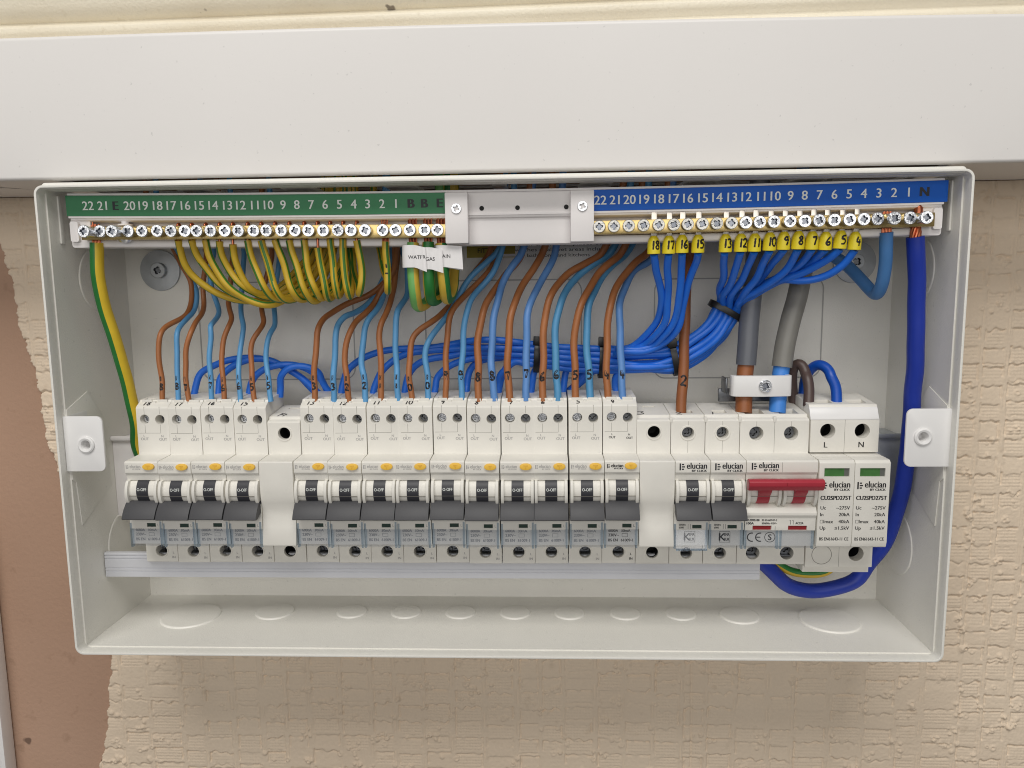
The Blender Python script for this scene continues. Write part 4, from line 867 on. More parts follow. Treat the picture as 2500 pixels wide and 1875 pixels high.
# ------------------------------------------------------------------ busbar shroud
mb = MB()
mb.prism([(-47.2, -76), (-46.8, -75.6), (-44.5, -75.6), (-44.5, -89.5), (-47.2, -89.5), (-47.2, -86.8), (-46.8, -86.6), (-46.8, -86.2), (-47.2, -86.0), (-47.2, -85.0), (-46.8, -84.8), (-46.8, -84.4), (-47.2, -84.2), (-47.2, -79.4), (-46.8, -79.2), (-46.8, -78.8), (-47.2, -78.6), (-47.2, -77.8), (-46.8, -77.6), (-46.8, -77.2), (-47.2, -77)], -222.4, 140.2)
o = obj('busbar_shroud', mb.mesh('shroud', 'cover', (0, -47, -89)))
o.location = Vector((0, -47, -89)) * MM
tag(o, 'long ribbed white shroud strip running under the row of breakers', 'shroud')
WORD = {1: 'one', 2: 'two', 3: 'three', 4: 'four', 5: 'five', 6: 'six', 7: 'seven', 8: 'eight', 9: 'nine', 10: 'ten', 11: 'eleven', 12: 'twelve', 13: 'thirteen', 14: 'fourteen', 15: 'fifteen', 16: 'sixteen', 17: 'seventeen', 18: 'eighteen'}
# ------------------------------------------------------------------ breakers
X0, PITCH = -196.7, 17.97
DO = (9.0, -22.0, -80.0)                       # local origin of every module: middle of its foot
def arc_pts(cy, cz, r, a0, a1, n):
    return [(cy - r * math.cos(math.radians(a0 + (a1 - a0) * i / n)), cz + r * math.sin(math.radians(a0 + (a1 - a0) * i / n))) for i in range(n + 1)]
def hole(c, x, z, r, y0, depth):
    c.lathe([(0, 1.5), (r, 1.5), (r, -depth), (0, -depth)], (x - DO[0], y0 - DO[1], z - DO[2]), (0, -1, 0), 26)
def cbox(c, x0, x1, y0, y1, z0, z1):
    c.box(x0 - DO[0], x1 - DO[0], y0 - DO[1], y1 - DO[1], z0 - DO[2], z1 - DO[2])
def part(name, mb, mat, parent, bevel=0.0, **k):
    return obj(name, mb.mesh(name, mat, DO, bevel=bevel, **k), parent)
TXT = dict(smooth=False, recalc=False)

TOP_RCBO = [(-22, 11.4), (-45.0, 10.3), (-45.6, 9.3), (-49.1, 7.4), (-50, 6.4)]
TOP_MCB = [(-22, 3.6), (-46.5, 1.2), (-47.0, -.3), (-49.2, -.9), (-50, -1.7)]
NOSE = [(-50, -18.9), (-64.2, -19.4), (-65, -20.2), (-65, -25.6), (-63.8, -27.0), (-63.5, -29.9), (-57, -29.9), (-57, -42)]
LOW_BREAKER = [(-64, -42.6), (-64, -56.2), (-62.7, -56.5), (-62.7, -65.0), (-60, -65.6), (-50, -66), (-50, -79.4), (-49.4, -80), (-22, -80)]

SCREW_S = screw_head(2.25, .8, .66, slot=True).mesh('pole_screw', ['zinc', 'zinc_dark'])
SCREW_D = screw_head(2.9, .8, .60, slot=False).mesh('deep_screw', ['steel_dark', 'black_void'])

def pole_front(root, x, dark, mat_strip, handle):
    """barrel, side ears and indicator strip of one pole whose left edge is x"""
    br = MB(); pr = [(-52, -42)] + arc_pts(-58.2, -36.0, 7.4, -58, 58, 16) + [(-52, -30)]
    br.prism(pr, x + 1.9, x + 15.9)
    for s_ in (0,):
        br.box(x + 1.9, x + 15.9, -65.72, -65.4, -38.0, -37.75, 1)
    bar = part('barrel', br, ['plastic', 'seam'], root)
    for xa in (x + .45, x + 15.9):
        e = MB(); e.prism([(-53, -43.0)] + arc_pts(-57.6, -36.2, 10.0, -42, 40, 12) + [(-53, -29.8)], xa, xa + 1.55)
        part('ear', e, 'plastic', root, .25)
    st = MB(); st.prism([(-53, -42.4)] + arc_pts(-58.2, -36.0, 7.75, -58, 52, 16) + [(-53, -30.4)], x + 5.9, x + 12.1)
    return part('indicator_strip', st, mat_strip, root)

def logo(mb, x, z, k, mi=0, bold=.12, y=-65.06):
    """bar mark with three ticks, then the maker's name and its second line"""
    mb.box(x, x + .62 * k, y, y + .02, z - 1.55 * k, z + 1.55 * k, mi)
    for i, (dz, w) in enumerate(((1.05, .95), (0, 1.35), (-1.05, .95))):
        mb.box(x + 1.0 * k, x + (1.0 + w) * k, y, y + .02, z + (dz - .28) * k, z + (dz + .28) * k, mi)
    put_text(mb, 'elucian', (x + 3.2 * k, y, z + .55 * k), 2.75 * k, 'l', mi, w=8.6 * k, bold=bold * k)
    put_text(mb, 'BY CLICK', (x + 5.4 * k, y, z - 1.75 * k), .95 * k, 'l', mi, w=6.4 * k, bold=bold * .8 * k)

def lever_grey(root, x):
    lv = MB()
    prof = [(-60, -40.6), (-65.4, -40.8), (-67.0, -41.8), (-69.3, -44.2), (-70.9, -46.6), (-71.9, -48.6), (-71.2, -49.2), (-69.5, -49.4), (-66.5, -48.0), (-60, -46)]
    lv.prism(prof, x + .25, x + 17.6)
    return part('lever', lv, 'lever', root, .25)

def label_cover(root, x0, x1, tilt=0.0):
    cv = MB()
    if tilt:
        cv.add([(x0, -63.2, -56), (x1, -63.2, -56), (x1 + .3, -67.0, -65.0), (x0 - .3, -67.0, -65.0), (x0, -62.8, -56), (x1, -62.8, -56), (x1 + .3, -66.4, -66.0), (x0 - .3, -66.4, -66.0)],
               [(0, 1, 2, 3), (7, 6, 5, 4), (3, 2, 6, 7), (0, 3, 7, 4), (1, 5, 6, 2)])
    else:
        cv.box(x0, x1, -64.1, -63.6, -65.6, -56.4)
    c = part('label_cover', cv, 'clear', root)
    ps = MB(); ps.box(x1 - .1, x1 + .9, -64.2, -62.0, -66.2, -52.2); ps.box(x0 - .9, x0 + .1, -64.2, -62.0, -66.2, -53.0)
    if tilt: ps.box(x0 - .2, x1 + .2, -67.4, -66.4, -66.2, -65.3)
    part('cover_hinge', ps, 'clear_edge', c)
    return c

def make_rcbo(black=False):
    root = empty('residual_current_breaker', DO, '', 'circuit breaker')
    ink = 'ink_black' if black else 'ink_grey'
    b = MB(); b.prism(TOP_RCBO + NOSE + LOW_BREAKER, .14, 17.83)
    me = b.mesh('rcbo_body', 'plastic', DO, bevel=.28)
    c = MB()
    hole(c, 4.7, .4, 2.6, -50, 5.5); hole(c, 13.1, .2, 2.6, -50, 9)
    hole(c, 8.9, -73.3, 3.15, -50, 8)
    cbox(c, 2.2, 7.2, -46.6 + 1.2, -40.5, 5, 14); cbox(c, 10.7, 15.7, -45.4, -40.5, 5, 14)
    cbox(c, 9.4, 14.2, -66, -63.3, -55.2, -53.1)
    body = obj('body', cut(me, c), root)
    for x in (4.7, 13.1):
        l = MB(); l.box(x - .07, x + .07, -50.02, -49.9, 3.1, 7.2); l.box(x - .07, x + .07, -50.02, -49.9, -7.2, -2.5)
        if x > 5: l.box(1.0, x, -50.02, -49.9, -7.3, -7.15)
        part('seam_line', l, 'seam', body)
    lip = MB(); lip.box(2.0, 7.4, -46.3, -45.5, 8.2, 10.6); lip.box(10.5, 15.9, -46.3, -45.5, 8.2, 10.6); lip.box(8.2, 9.8, -47.0, -45.5, 7.8, 9.6)
    part('entry_lip', lip, 'plastic', body, .2)
    r = MB(); r.lathe([(3.2, 0), (3.3, .35), (3.75, .35), (3.85, 0)], (8.9, -50, -73.3), (0, -1, 0), 30); part('terminal_collar', r, 'plastic', body)
    s1 = obj('pole_screw', SCREW_S, root); s1.location = Vector((4.75 - DO[0], -46.6 - DO[1], .35 - DO[2])) * MM; s1.rotation_euler = (0, .5, 0)
    s2 = obj('pole_screw', SCREW_D, root); s2.location = Vector((13.1 - DO[0], -42.6 - DO[1], .2 - DO[2])) * MM
    s3 = obj('pole_screw', SCREW_D, root); s3.location = Vector((8.9 - DO[0], -44.6 - DO[1], -72.9 - DO[2])) * MM; s3.rotation_euler = (0, .3, 0)
    cl = MB(); cl.prism([(-48.6, -75.4), (-48.6, -74.9), (-47.2, -74.2), (-44, -74.2), (-44, -75.4)], 6.6, 11.6); part('clamp_jaw', cl, 'steel_dark', root, .15)
    st = pole_front(root, 0, True, 'dial_black', False)
    t = MB(); put_text(t, 'O-OFF', (9.0, -66.05, -34.3), 1.6, w=5.0, bold=.04); part('printed_text', t, 'ink_white', st, **TXT)
    lever_grey(root, 0)
    bt = MB(); n = 26
    for k in range(1): pass
    outl = [(13.3 + 3.1 * math.copysign(abs(math.cos(2 * math.pi * i / n)) ** .9, math.cos(2 * math.pi * i / n)), -22.1 + 1.75 * math.sin(2 * math.pi * i / n)) for i in range(n)]
    bt.plate(outl, -66.2, -64.8)
    but = part('test_button', bt, 'yellow_button', root, .35)
    t = MB(); put_text(t, 'TEST', (13.3, -66.26, -21.7), .8); put_text(t, 'T', (13.3, -66.26, -22.9), .9); part('printed_text', t, material_cache('ink_amber', (214, 156, 40)), but, **TXT)
    t = MB()
    logo(t, .9 if not black else 1.2, -22.4, .66 if not black else .70, bold=.05 if not black else .14)
    k = 1.0 if not black else .8
    put_text(t, 'L', (3.9 if not black else 5.0, -50.05, -8.7), 1.25 * k, bold=.03); put_text(t, 'OUT', (4.1 if not black else 5.0, -50.05, -10.4), 1.45 * k, w=4.3 * k, bold=.05)
    put_text(t, 'N', (13.9, -50.05, -8.9), 1.25 * k, bold=.03); put_text(t, 'OUT', (14.2, -50.05, -10.7), 1.45 * k, w=4.3 * k, bold=.05)
    put_text(t, 'L', (15.6, -50.05, -74.4), 1.2, bold=.05); put_text(t, 'IN', (15.6, -50.05, -77.0), 1.3, bold=.05)
    put_text(t, 'L', (15.6, -64.06, -54.1), 1.4)
    part('printed_text', t, ink, root, **TXT)
    t = MB(); y = -62.76
    put_text(t, '6000A', (2.4, y, -57.2), 1.5, 'l', w=5.0, bold=.05); put_text(t, '30mA', (9.0, y, -57.2), 1.5, 'l', w=4.8, bold=.05)
    put_text(t, '230V~', (2.4, y, -59.6), 1.5, 'l', w=5.4, bold=.05)
    put_text(t, 'BS EN', (2.4, y, -62.3), 1.5, 'l', w=4.8, bold=.05); put_text(t, '61009-1', (8.9, y, -62.3), 1.5, 'l', w=6.2, bold=.05)
    ring_prism([(9.4, -60.6), (12.4, -60.6), (12.4, -58.7), (9.4, -58.7)], [(9.55, -60.45), (12.25, -60.45), (12.25, -58.85), (9.55, -58.85)], y, y + .02, t)
    part('rating_text', t, 'ink_black' if black else 'ink_pale', root, **TXT)
    f = MB(); f.box(9.5, 14.1, -63.6, -63.4, -55.1, -53.2); part('contact_flag', f, 'green_flag', root)
    label_cover(root, 1.0, 16.4)
    return root

_mc = {}
def material_cache(name, rgb):
    if name not in _mc: _mc[name] = material(name, rgb, .5)
    M[name] = _mc[name]
    return name

def make_blank():
    root = empty('blank_module', DO, '', 'blank module')
    b = MB()
    b.prism(TOP_MCB + [(-50, -18.9), (-64.4, -19.4), (-65, -20.0), (-65.4, -33), (-65.2, -38), (-64.4, -42), (-63.3, -45.3), (-63.2, -49), (-63.9, -55), (-65.6, -64.0), (-65.3, -65.0), (-62, -65.4), (-50, -66), (-50, -79.4), (-49.4, -80), (-22, -80)], .1, 17.87)
    me = b.mesh('blank_body', 'plastic', DO, bevel=.35)
    c = MB(); hole(c, 9.2, -7.5, 3.3, -50, 14); hole(c, 9, -73.3, 3.2, -50, 12); cbox(c, 5.5, 12.5, -31, -28, 0, 10)
    body = obj('body', cut(me, c), root)
    r = MB(); r.lathe([(3.3, 0), (3.4, .4), (4.1, .4), (4.25, 0)], (9.2, -50, -7.5), (0, -1, 0), 30); part('terminal_collar', r, 'plastic', body)
    r = MB(); r.lathe([(3.2, 0), (3.3, .35), (3.9, .35), (4.0, 0)], (9, -50, -73.3), (0, -1, 0), 30); part('terminal_collar', r, 'plastic', body)
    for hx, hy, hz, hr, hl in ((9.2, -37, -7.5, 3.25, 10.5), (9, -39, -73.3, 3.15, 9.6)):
        v = MB(); v.lathe([(0, 0), (hr, 0), (hr, hl)], (hx, hy, hz), (0, -1, 0), 24); part('hole_shade_liner', v, 'black_void', body, recalc=False)  # added black liner, paints the shade deep inside the hole
    return root

def make_mcb():
    root = empty('miniature_circuit_breaker', DO, '', 'circuit breaker')
    b = MB(); b.prism(TOP_MCB + NOSE + LOW_BREAKER, .14, 17.83)
    me = b.mesh('mcb_body', 'plastic', DO, bevel=.28)
    c = MB(); hole(c, 9, -8, 3.1, -50, 6); hole(c, 9.2, -73.6, 3.1, -50, 8); cbox(c, 5.6, 12.6, -43.5, -37.5, -3, 6); cbox(c, 9.4, 14.2, -66, -63.3, -55.4, -53.5)
    body = obj('body', cut(me, c), root)
    for z, r0 in ((-8, 3.15), (-73.6, 3.15)):
        r = MB(); r.lathe([(r0, 0), (r0 + .1, .4), (r0 + .8, .4), (r0 + .95, 0)], (9.0 if z > -20 else 9.2, -50, z), (0, -1, 0), 30); part('terminal_collar', r, 'plastic', body)
    l = MB(); l.box(8.95, 9.1, -50.03, -49.9, -4.4, -1.8); l.box(8.95, 9.1, -50.03, -49.9, -18.6, -12.2); part('seam_line', l, 'seam', body)
    k = MB(); k.box(-.6, .9, -50.2, -48.6, -2.4, .4); part('corner_lug', k, 'plastic', body, .2)
    s = obj('pole_screw', SCREW_D, root); s.location = Vector((9 - DO[0], -45.4 - DO[1], -8 - DO[2])) * MM; s.rotation_euler = (0, .7, 0)
    s = obj('pole_screw', SCREW_D, root); s.location = Vector((9.2 - DO[0], -44.6 - DO[1], -73.2 - DO[2])) * MM
    cl = MB(); cl.prism([(-48.6, -75.8), (-48.6, -75.2), (-47.2, -74.5), (-44, -74.5), (-44, -75.8)], 6.8, 11.8); part('clamp_jaw', cl, 'steel_dark', root, .15)
    st = pole_front(root, 0, True, 'dial_black', False)
    t = MB(); put_text(t, 'O-OFF', (9.0, -66.05, -34.3), 1.6, w=5.0, bold=.04); part('printed_text', t, 'ink_white', st, **TXT)
    lever_grey(root, 0)
    t = MB(); logo(t, 2.2, -22.6, 1.17, bold=.10)
    put_text(t, '50/60Hz', (2.6, -64.06, -53.4), 1.0, 'l', w=3.4, bold=.03); put_text(t, '6000', (2.6, -64.06, -54.9), 1.0, 'l', w=2.4, bold=.03)
    for xx in (7.2, 8.4): t.box(xx, xx + .14, -64.05, -64.03, -55.6, -53.0)
    part('printed_text', t, 'ink_dark', root, **TXT)
    t = MB(); y = -62.76
    ring_prism([(5.6, -63.2), (11.2, -63.2), (11.2, -57.4), (5.6, -57.4)], [(5.8, -63.0), (11.0, -63.0), (11.0, -57.6), (5.8, -57.6)], y, y + .02, t)
    put_text(t, 'K', (7.2, y, -60.3), 4.0, bold=.12); put_text(t, 'EMA', (9.5, y, -59.0), 1.5, w=2.6, bold=.05); put_text(t, 'EUR', (9.5, y, -61.6), 1.5, w=2.6, bold=.05)
    part('approval_mark', t, 'ink_dark', root, **TXT)
    f = MB(); f.box(9.5, 14.1, -63.6, -63.4, -55.3, -53.6); part('contact_flag', f, 'green_flag', root)
    return root

def pen_number(s_, x, root, z=8.45, y=-47.3, h=2.7, name='pen_number', slope=.54, wide=1.25):
    m = MB()
    wd = 1.7 * wide
    for i, ch in enumerate(s_):
        cx = x + (i - (len(s_) - 1) / 2) * wd
        put_stroke(m, ch, lambda u, v, cx=cx: (cx + u * wide + v * .12, y + v, z + .14 + v * slope), h, .46)
    part(name, m, 'marker', root, **TXT)

def place(root, i):
    root.location = (Vector(DO) + X * (X0 + PITCH * i)) * MM

proto = make_rcbo(); proto_black = make_rcbo(True)
blank_proto = make_blank(); mcb_proto = make_mcb()
layout = [(0, '18'), (1, '17'), (2, '16'), (3, '15'), (5, '13'), (6, '12'), (7, '11'), (8, '10'), (9, '9'), (10, '8'), (11, '7'), (12, '6'), (13, '5')]
for q, (i, num) in enumerate(layout):
    o = proto if q == 0 else copy_tree(proto)
    place(o, i)
    side = {'18': ' at the row end', '15': ' before the first blank', '13': ' after the first blank'}.get(num, '')
    tag(o, f'breaker with yellow test button under the wires marked {WORD[int(num)]}{side}', 'circuit breaker', 'breakers with yellow test buttons')
COPIES = [o for o in list(bpy.data.objects) if o.name.startswith('residual_current_breaker') and o.parent is None]
place(proto_black, 14); tag(proto_black, 'breaker with yellow test button and crisp black print, wires marked four', 'circuit breaker', 'breakers with yellow test buttons')
by_num = {}
for o in COPIES + [proto_black]:
    i = round((o.location.x / MM - DO[0] - X0) / PITCH)
    num = {0: '18', 1: '17', 2: '16', 3: '15', 5: '13', 6: '12', 7: '11', 8: '10', 9: '9', 10: '8', 11: '7', 12: '6', 13: '5', 14: '4'}[i]
    by_num[num] = o
    pen_number(num, 5.2, o)
    # each module sits a hair differently on its rail
    o.location.y += random.uniform(-.4, .4) * MM; o.location.z += random.uniform(-.3, .3) * MM
    o.rotation_euler = (0, random.uniform(-.004, .004), random.uniform(-.006, .006))
LATE = []
for q, (i, num, lab) in enumerate(((4, '14', 'plain blank module marked 14 between two groups of breakers'), (15, '3', 'plain blank module marked 3 beside the two small black print breakers'))):
    o = blank_proto if q == 0 else copy_tree(blank_proto)
    place(o, i); tag(o, lab, 'blank module', 'blank modules'); LATE.append((num, 6.0 if num == '14' else 3.0, o, dict(z=1.55, y=-43.0, h=6.4, slope=.098, wide=1.1)))
for q, (i, num, lab) in enumerate(((16, '2', 'breaker with bold black maker name holding the brown wire marked 2'), (17, '1', 'breaker with bold black maker name and no wire, beside the red switch'))):
    o = mcb_proto if q == 0 else copy_tree(mcb_proto)
    place(o, i); tag(o, lab, 'circuit breaker', 'breakers without test buttons'); LATE.append((num, 5.0, o, dict(z=1.45, y=-44.2, h=4.4, slope=.098)))
    MCBS = globals().setdefault('MCBS', []); MCBS.append(o)
for num, x, o, kw in LATE: pen_number(num, x, o, **kw)
label_cover(MCBS[0], 1.0, 16.4, tilt=1.0)
label_cover(MCBS[1], 1.0, 16.4)

# main switch, two poles wide
def make_main_switch():
    root = empty('main_switch', DO, 'two pole main switch with a red lever, fed by the thick brown and blue cables', 'main switch')
    b = MB()
    b.prism(TOP_MCB + NOSE + [(-61.5, -42.6), (-64.6, -44.2), (-66.0, -46.4), (-66.0, -47.8), (-64.9, -49.4), (-64.6, -56.2), (-63.0, -56.5), (-63.0, -65.0), (-60, -65.6), (-50, -66), (-50, -79.4), (-49.4, -80), (-22, -80)], .14, 35.8)
    me = b.mesh('ms_body', 'plastic', DO, bevel=.28)
    c = MB()
    for x in (8.6, 26.6):
        hole(c, x, -8.4, 3.7, -50, 6); hole(c, x, -73.6, 3.6, -50, 8); cbox(c, x - 5, x + 5, -45.5, -35.5, -3, 6)
        cbox(c, x - 4.6, x + 5.0, -67, -63.8, -56.0, -53.6)
    body = obj('body', cut(me, c), root)
    l = MB(); l.box(17.9, 18.05, -50.03, -49.9, -18.6, -2); l.box(17.9, 18.05, -65.03, -64.9, -25.4, -20.4)
    for x in (8.6, 26.6): l.box(x, x + .13, -50.03, -49.9, -4.6, -2); 
    part('seam_line', l, 'seam', body)
    k = MB(); k.box(-.7, .8, -50.3, -48.6, -2.4, .4); k.box(17.2, 18.7, -50.3, -48.6, -2.4, .4); part('corner_lug', k, 'plastic', body, .2)
    for x in (8.6, 26.6):
        s = obj('pole_screw', SCREW_D, root); s.location = Vector((x - .6 - DO[0], -46.0 - DO[1], -8.4 - DO[2])) * MM; s.rotation_euler = (0, .8 + x, 0); s.scale = (1.2, 1, 1.2)
        s = obj('pole_screw', SCREW_D, root); s.location = Vector((x - DO[0], -45.6 - DO[1], -72.6 - DO[2])) * MM; s.rotation_euler = (0, .2 + x, 0); s.scale = (1.15, 1, 1.15)
        cl = MB(); cl.prism([(-48.8, -75.9), (-48.8, -75.3), (-44, -75.3), (-44, -75.9)], x - 2.6, x + 2.6); part('clamp_jaw', cl, 'steel_dark', root, .1)
    lv = MB()
    lv.prism([(-70.2, -27.4), (-72.6, -27.6), (-73.8, -28.6), (-73.6, -30.6), (-71.8, -33.2), (-69.0, -33.6), (-68.2, -31), (-68.6, -28.2)], -.6, 36.6)
    lever = part('lever', lv, 'red', root, .4)
    ln = MB(); ln.box(17.95, 18.1, -73.85, -73.6, -30.4, -28.6); part('seam_line', ln, 'red_flag', lever)
    for x in (0, 18):
        pole_front(root, x, False, 'red', True)
        stm = MB(); stm.prism([(-62, -31.5), (-69.8, -31.8), (-68.6, -35), (-66.2, -37.5), (-62, -37.5)], x + 5.9, x + 12.1); part('lever_stem', stm, 'red', lever, .3)
        f = MB(); f.box(x + 4.2, x + 13.4, -64.1, -63.9, -55.9, -53.7); part('contact_flag', f, 'red_flag', root)
    t = MB(); logo(t, 2.6, -22.4, 1.15, bold=.10)
    put_text(t, 'CU2MS100', (.9, -64.95, -50.6), 1.05, 'l', w=6.4, bold=.08); put_text(t, '100A', (.9, -64.9, -52.3), 1.15, 'l', w=3.6, bold=.08)
    put_text(t, 'BS EN60947-3', (8.6, -64.95, -50.6), .95, 'l', w=7.6, bold=.04); put_text(t, '50/60Hz 415V~', (8.6, -64.9, -52.3), .95, 'l', w=7.6, bold=.04)
    put_text(t, 'AC22A', (25.6, -64.9, -52.2), 1.1, 'l', w=4.0, bold=.05)
    for xx in (23.0, 24.4): t.box(xx, xx + .14, -64.95, -64.9, -52.9, -50.8); t.box(xx - .4, xx, -65.0, -64.95, -50.8, -50.6)
    t.box(15.4, 15.55, -64.7, -64.66, -56.0, -53.6)
    part('printed_text', t, 'ink_dark', root, **TXT)
    t = MB(); y = -63.06
    def arcband(cx, cz, r, wd, a0, a1, n=20):
        vs = []
        for i in range(n + 1):
            a = math.radians(a0 + (a1 - a0) * i / n)
            for rr in (r - wd / 2, r + wd / 2): vs.append((cx + rr * math.cos(a), y, cz + rr * math.sin(a)))
        t.add(vs, [(2 * i, 2 * i + 1, 2 * i + 3, 2 * i + 2) for i in range(n)])
    arcband(4.2, -60.3, 2.2, .55, 75, 285); arcband(8.4, -60.3, 2.2, .55, 75, 285); t.box(6.6, 8.6, y, y + .02, -60.55, -60.05)
    arcband(13.4, -60.3, 2.6, .3, 0, 360, 36); put_text(t, 'S', (13.4, y, -60.3), 3.0, bold=.08)
    part('approval_mark', t, 'ink_black', root, **TXT)
    label_cover(root, 1.0, 16.4); label_cover(root, 18.9, 34.4)
    return root
ms = make_main_switch(); place(ms, 18)

# surge protector, two plug-in cartridges
def make_surge():
    root = empty('surge_protector', DO, 'two pole surge protector with green windows and printed ratings at the row end', 'surge protector')
    b = MB()
    b.prism([(-22, 8.5), (-46, 6.2), (-46.6, 5.4), (-47.4, 3.8), (-49.6, -.6), (-50.4, -1.0), (-50.4, -18.6), (-40, -18.9), (-40, -65.8), (-50, -66), (-50, -81.2), (-46, -81.8), (-46, -85.6), (-22, -86)], .5, 35.6)
    me = b.mesh('spd_base', 'plastic', DO, bevel=.3)
    c = MB()
    for x in (9.3, 27.0): hole(c, x, -7.2, 3.9, -50, 16); cbox(c, x - 4.6, x + 4.6, -43, -36, 2, 12)
    hole(c, 27.0, -73.8, 4.0, -50, 14)
    base = obj('base', cut(me, c), root)
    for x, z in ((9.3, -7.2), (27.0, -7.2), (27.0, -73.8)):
        v = MB(); v.lathe([(0, 0), (3.85, 0), (3.85, 8)], (x, -36, z), (0, -1, 0), 20); part('hole_shade_liner', v, 'black_void', base, recalc=False)  # black liner stands in for shade down the terminal holes
    lp = MB(); lp.prism([(-50.6, -1.2), (-49.9, -.9), (-47.6, 3.9), (-46.6, 4.6), (-47.4, 5.0), (-48.2, 4.2), (-50.6, -.4)], .2, 35.2); part('white_lip', lp, 'plastic_w', base, .1)
    r = MB(); ring_prism([(9 + 5.3 * math.cos(a), -74.4 + 5.3 * math.sin(a)) for a in np.linspace(0, 2 * math.pi, 37)[:-1]], [(9 + 5.05 * math.cos(a), -74.4 + 5.05 * math.sin(a)) for a in np.linspace(0, 2 * math.pi, 37)[:-1]], -50.05, -49.9, r); part('blind_terminal', r, 'seam', base)
    l = MB(); l.box(17.95, 18.1, -50.43, -50.3, -18.4, -1.2); l.box(17.95, 18.1, -50.03, -49.9, -81, -66); part('seam_line', l, 'seam', base)
    t = MB(); put_text(t, 'L', (8.5, -50.45, -14.5), 2.9, bold=.08); put_text(t, 'N', (26.7, -50.45, -14.4), 2.9, bold=.08); part('printed_text', t, 'ink_black', base, **TXT)
    for x in (.5, 18.25):
        cb = MB(); pr = [(-41, -19.4)]
        for k in range(4): pr += [(-52 - k * 3.0, -19.3), (-54.2 - k * 3.0, -19.3), (-54.4 - k * 3.0, -20.0), (-54.8 - k * 3.0, -20.0)]
        pr = pr[:-2] + [(-64.0, -19.5), (-65.2, -20.8), (-65.2, -62), (-64.6, -64.6), (-63.8, -65.2), (-41, -65.4)]
        cb.prism(pr, x, x + 17.5)
        me = cb.mesh('cartridge', 'plastic', DO, bevel=.25)
        c = MB(); cbox(c, x + 2.5, x + 15.0, -67, -64.3, -27.8, -23.4)
        ct = obj('cartridge', cut(me, c), root)
        wn = MB(); wn.box(x + 2.6, x + 12.6, -64.5, -64.2, -27.7, -23.5); wn.box(x + 12.6, x + 14.9, -64.5, -64.2, -27.7, -23.5, 1); part('status_window', wn, ['green_window', 'window_grey'], ct)
        t = MB(); y = -65.26
        logo(t, x + 1.4, -32.4, 1.2, bold=.10, y=y)
        put_text(t, 'CU2SPD275T', (x + 8.75, y, -38.8), 2.1, w=15.2, bold=.13)
        for z, a_, b_ in ((-44.0, 'Uc', '~275V'), (-47.5, 'In', '20kA'), (-51.2, 'Imax', '40kA'), (-54.6, 'Up', '\u22641.5kV')):
            xa = x + 1.3 if a_ != 'Imax' else x + 3.1
            put_text(t, a_, (xa, y, z), 1.75, 'l', bold=.05)
            wd = text_tris(b_)[2] * 1.75; put_text(t, b_, (x + 16.0 - wd, y, z), 1.75, 'l', bold=.05)
        ring_prism([(x + 1.3, -52.1), (x + 2.8, -52.1), (x + 2.8, -50.4), (x + 1.3, -50.4)], [(x + 1.45, -51.95), (x + 2.65, -51.95), (x + 2.65, -50.55), (x + 1.45, -50.55)], y, y + .02, t)
        put_text(t, 'BS EN61643-11 CE', (x + 8.6, y, -60.4), 1.6, w=14.6, bold=.06)
        part('printed_text', t, 'ink_black', ct, **TXT)
    return root
spd = make_surge(); place(spd, 20)

# ------------------------------------------------------------------ cables
def wire(name, ctrl, r, mats, label, cat='wire', group=None, stripe=None, n=14, step=1.4):
    pts = spline(ctrl, step)
    ph = [random.uniform(0, 6.28) for _ in range(6)]; N_ = len(pts)
    for i_ in range(N_):
        e_ = min(1, i_ / 8, (N_ - 1 - i_) / 8) * (min(.30, r * .18) if r < 2.5 else .12); d_ = i_ * step
        pts[i_] = pts[i_] + Vector((math.sin(d_ * .11 + ph[0]) + .7 * math.sin(d_ * .27 + ph[1]), math.sin(d_ * .13 + ph[2]) + .6 * math.sin(d_ * .3 + ph[3]), .5 * math.sin(d_ * .17 + ph[4]))) * e_
    org = tuple(pts[-1])
    m = MB(); m.tube(pts, r, n, 0, stripe)
    o = obj(name, m.mesh(name, mats, org, angle=60)); o.location = Vector(org) * MM
    tag(o, label, cat, group)
    return o, pts, org
def along(pts, dist):
    """point, tangent that lie dist millimetres before the end of a path"""
    L = 0
    for i in range(len(pts) - 1, 0, -1):
        d = (pts[i] - pts[i - 1]).length
        if L + d >= dist:
            t = (dist - L) / d
            return pts[i].lerp(pts[i - 1], t), (pts[i - 1] - pts[i]).normalized()
        L += d
    return pts[0], (pts[0] - pts[1]).normalized()
EYE = Vector(CAM_C) / MM
def pen_marks(o, org, pts, r, text, d0, h, wid=.55):
    m = MB()
    order = list(text)
    for i, ch in enumerate(reversed(order)):
        d = d0 + i * (h + .9)
        def plc(u, v, d=d):
            p, t = along(pts, d + v)
            front = Vector((-.05, -1, .25)); front = (front - t * front.dot(t)).normalized(); side = front.cross(t)
            side = -side if side.x < 0 else side
            a = max(-1.3, min(1.3, u / r))
            return p + (front * math.cos(a) + side * math.sin(a)) * (r + .05)
        put_stroke(m, ch, plc, h * (.72 if ch == '1' and len(order) > 1 else 1), wid)
    obj('pen_mark', m.mesh('pen', 'marker', org, smooth=False, recalc=False), o)
BLUES = {'8': 'w_blue_m', '7': 'w_blue_m', '4': 'w_blue_m', '6': 'w_blue_t', '5': 'w_blue_t'}
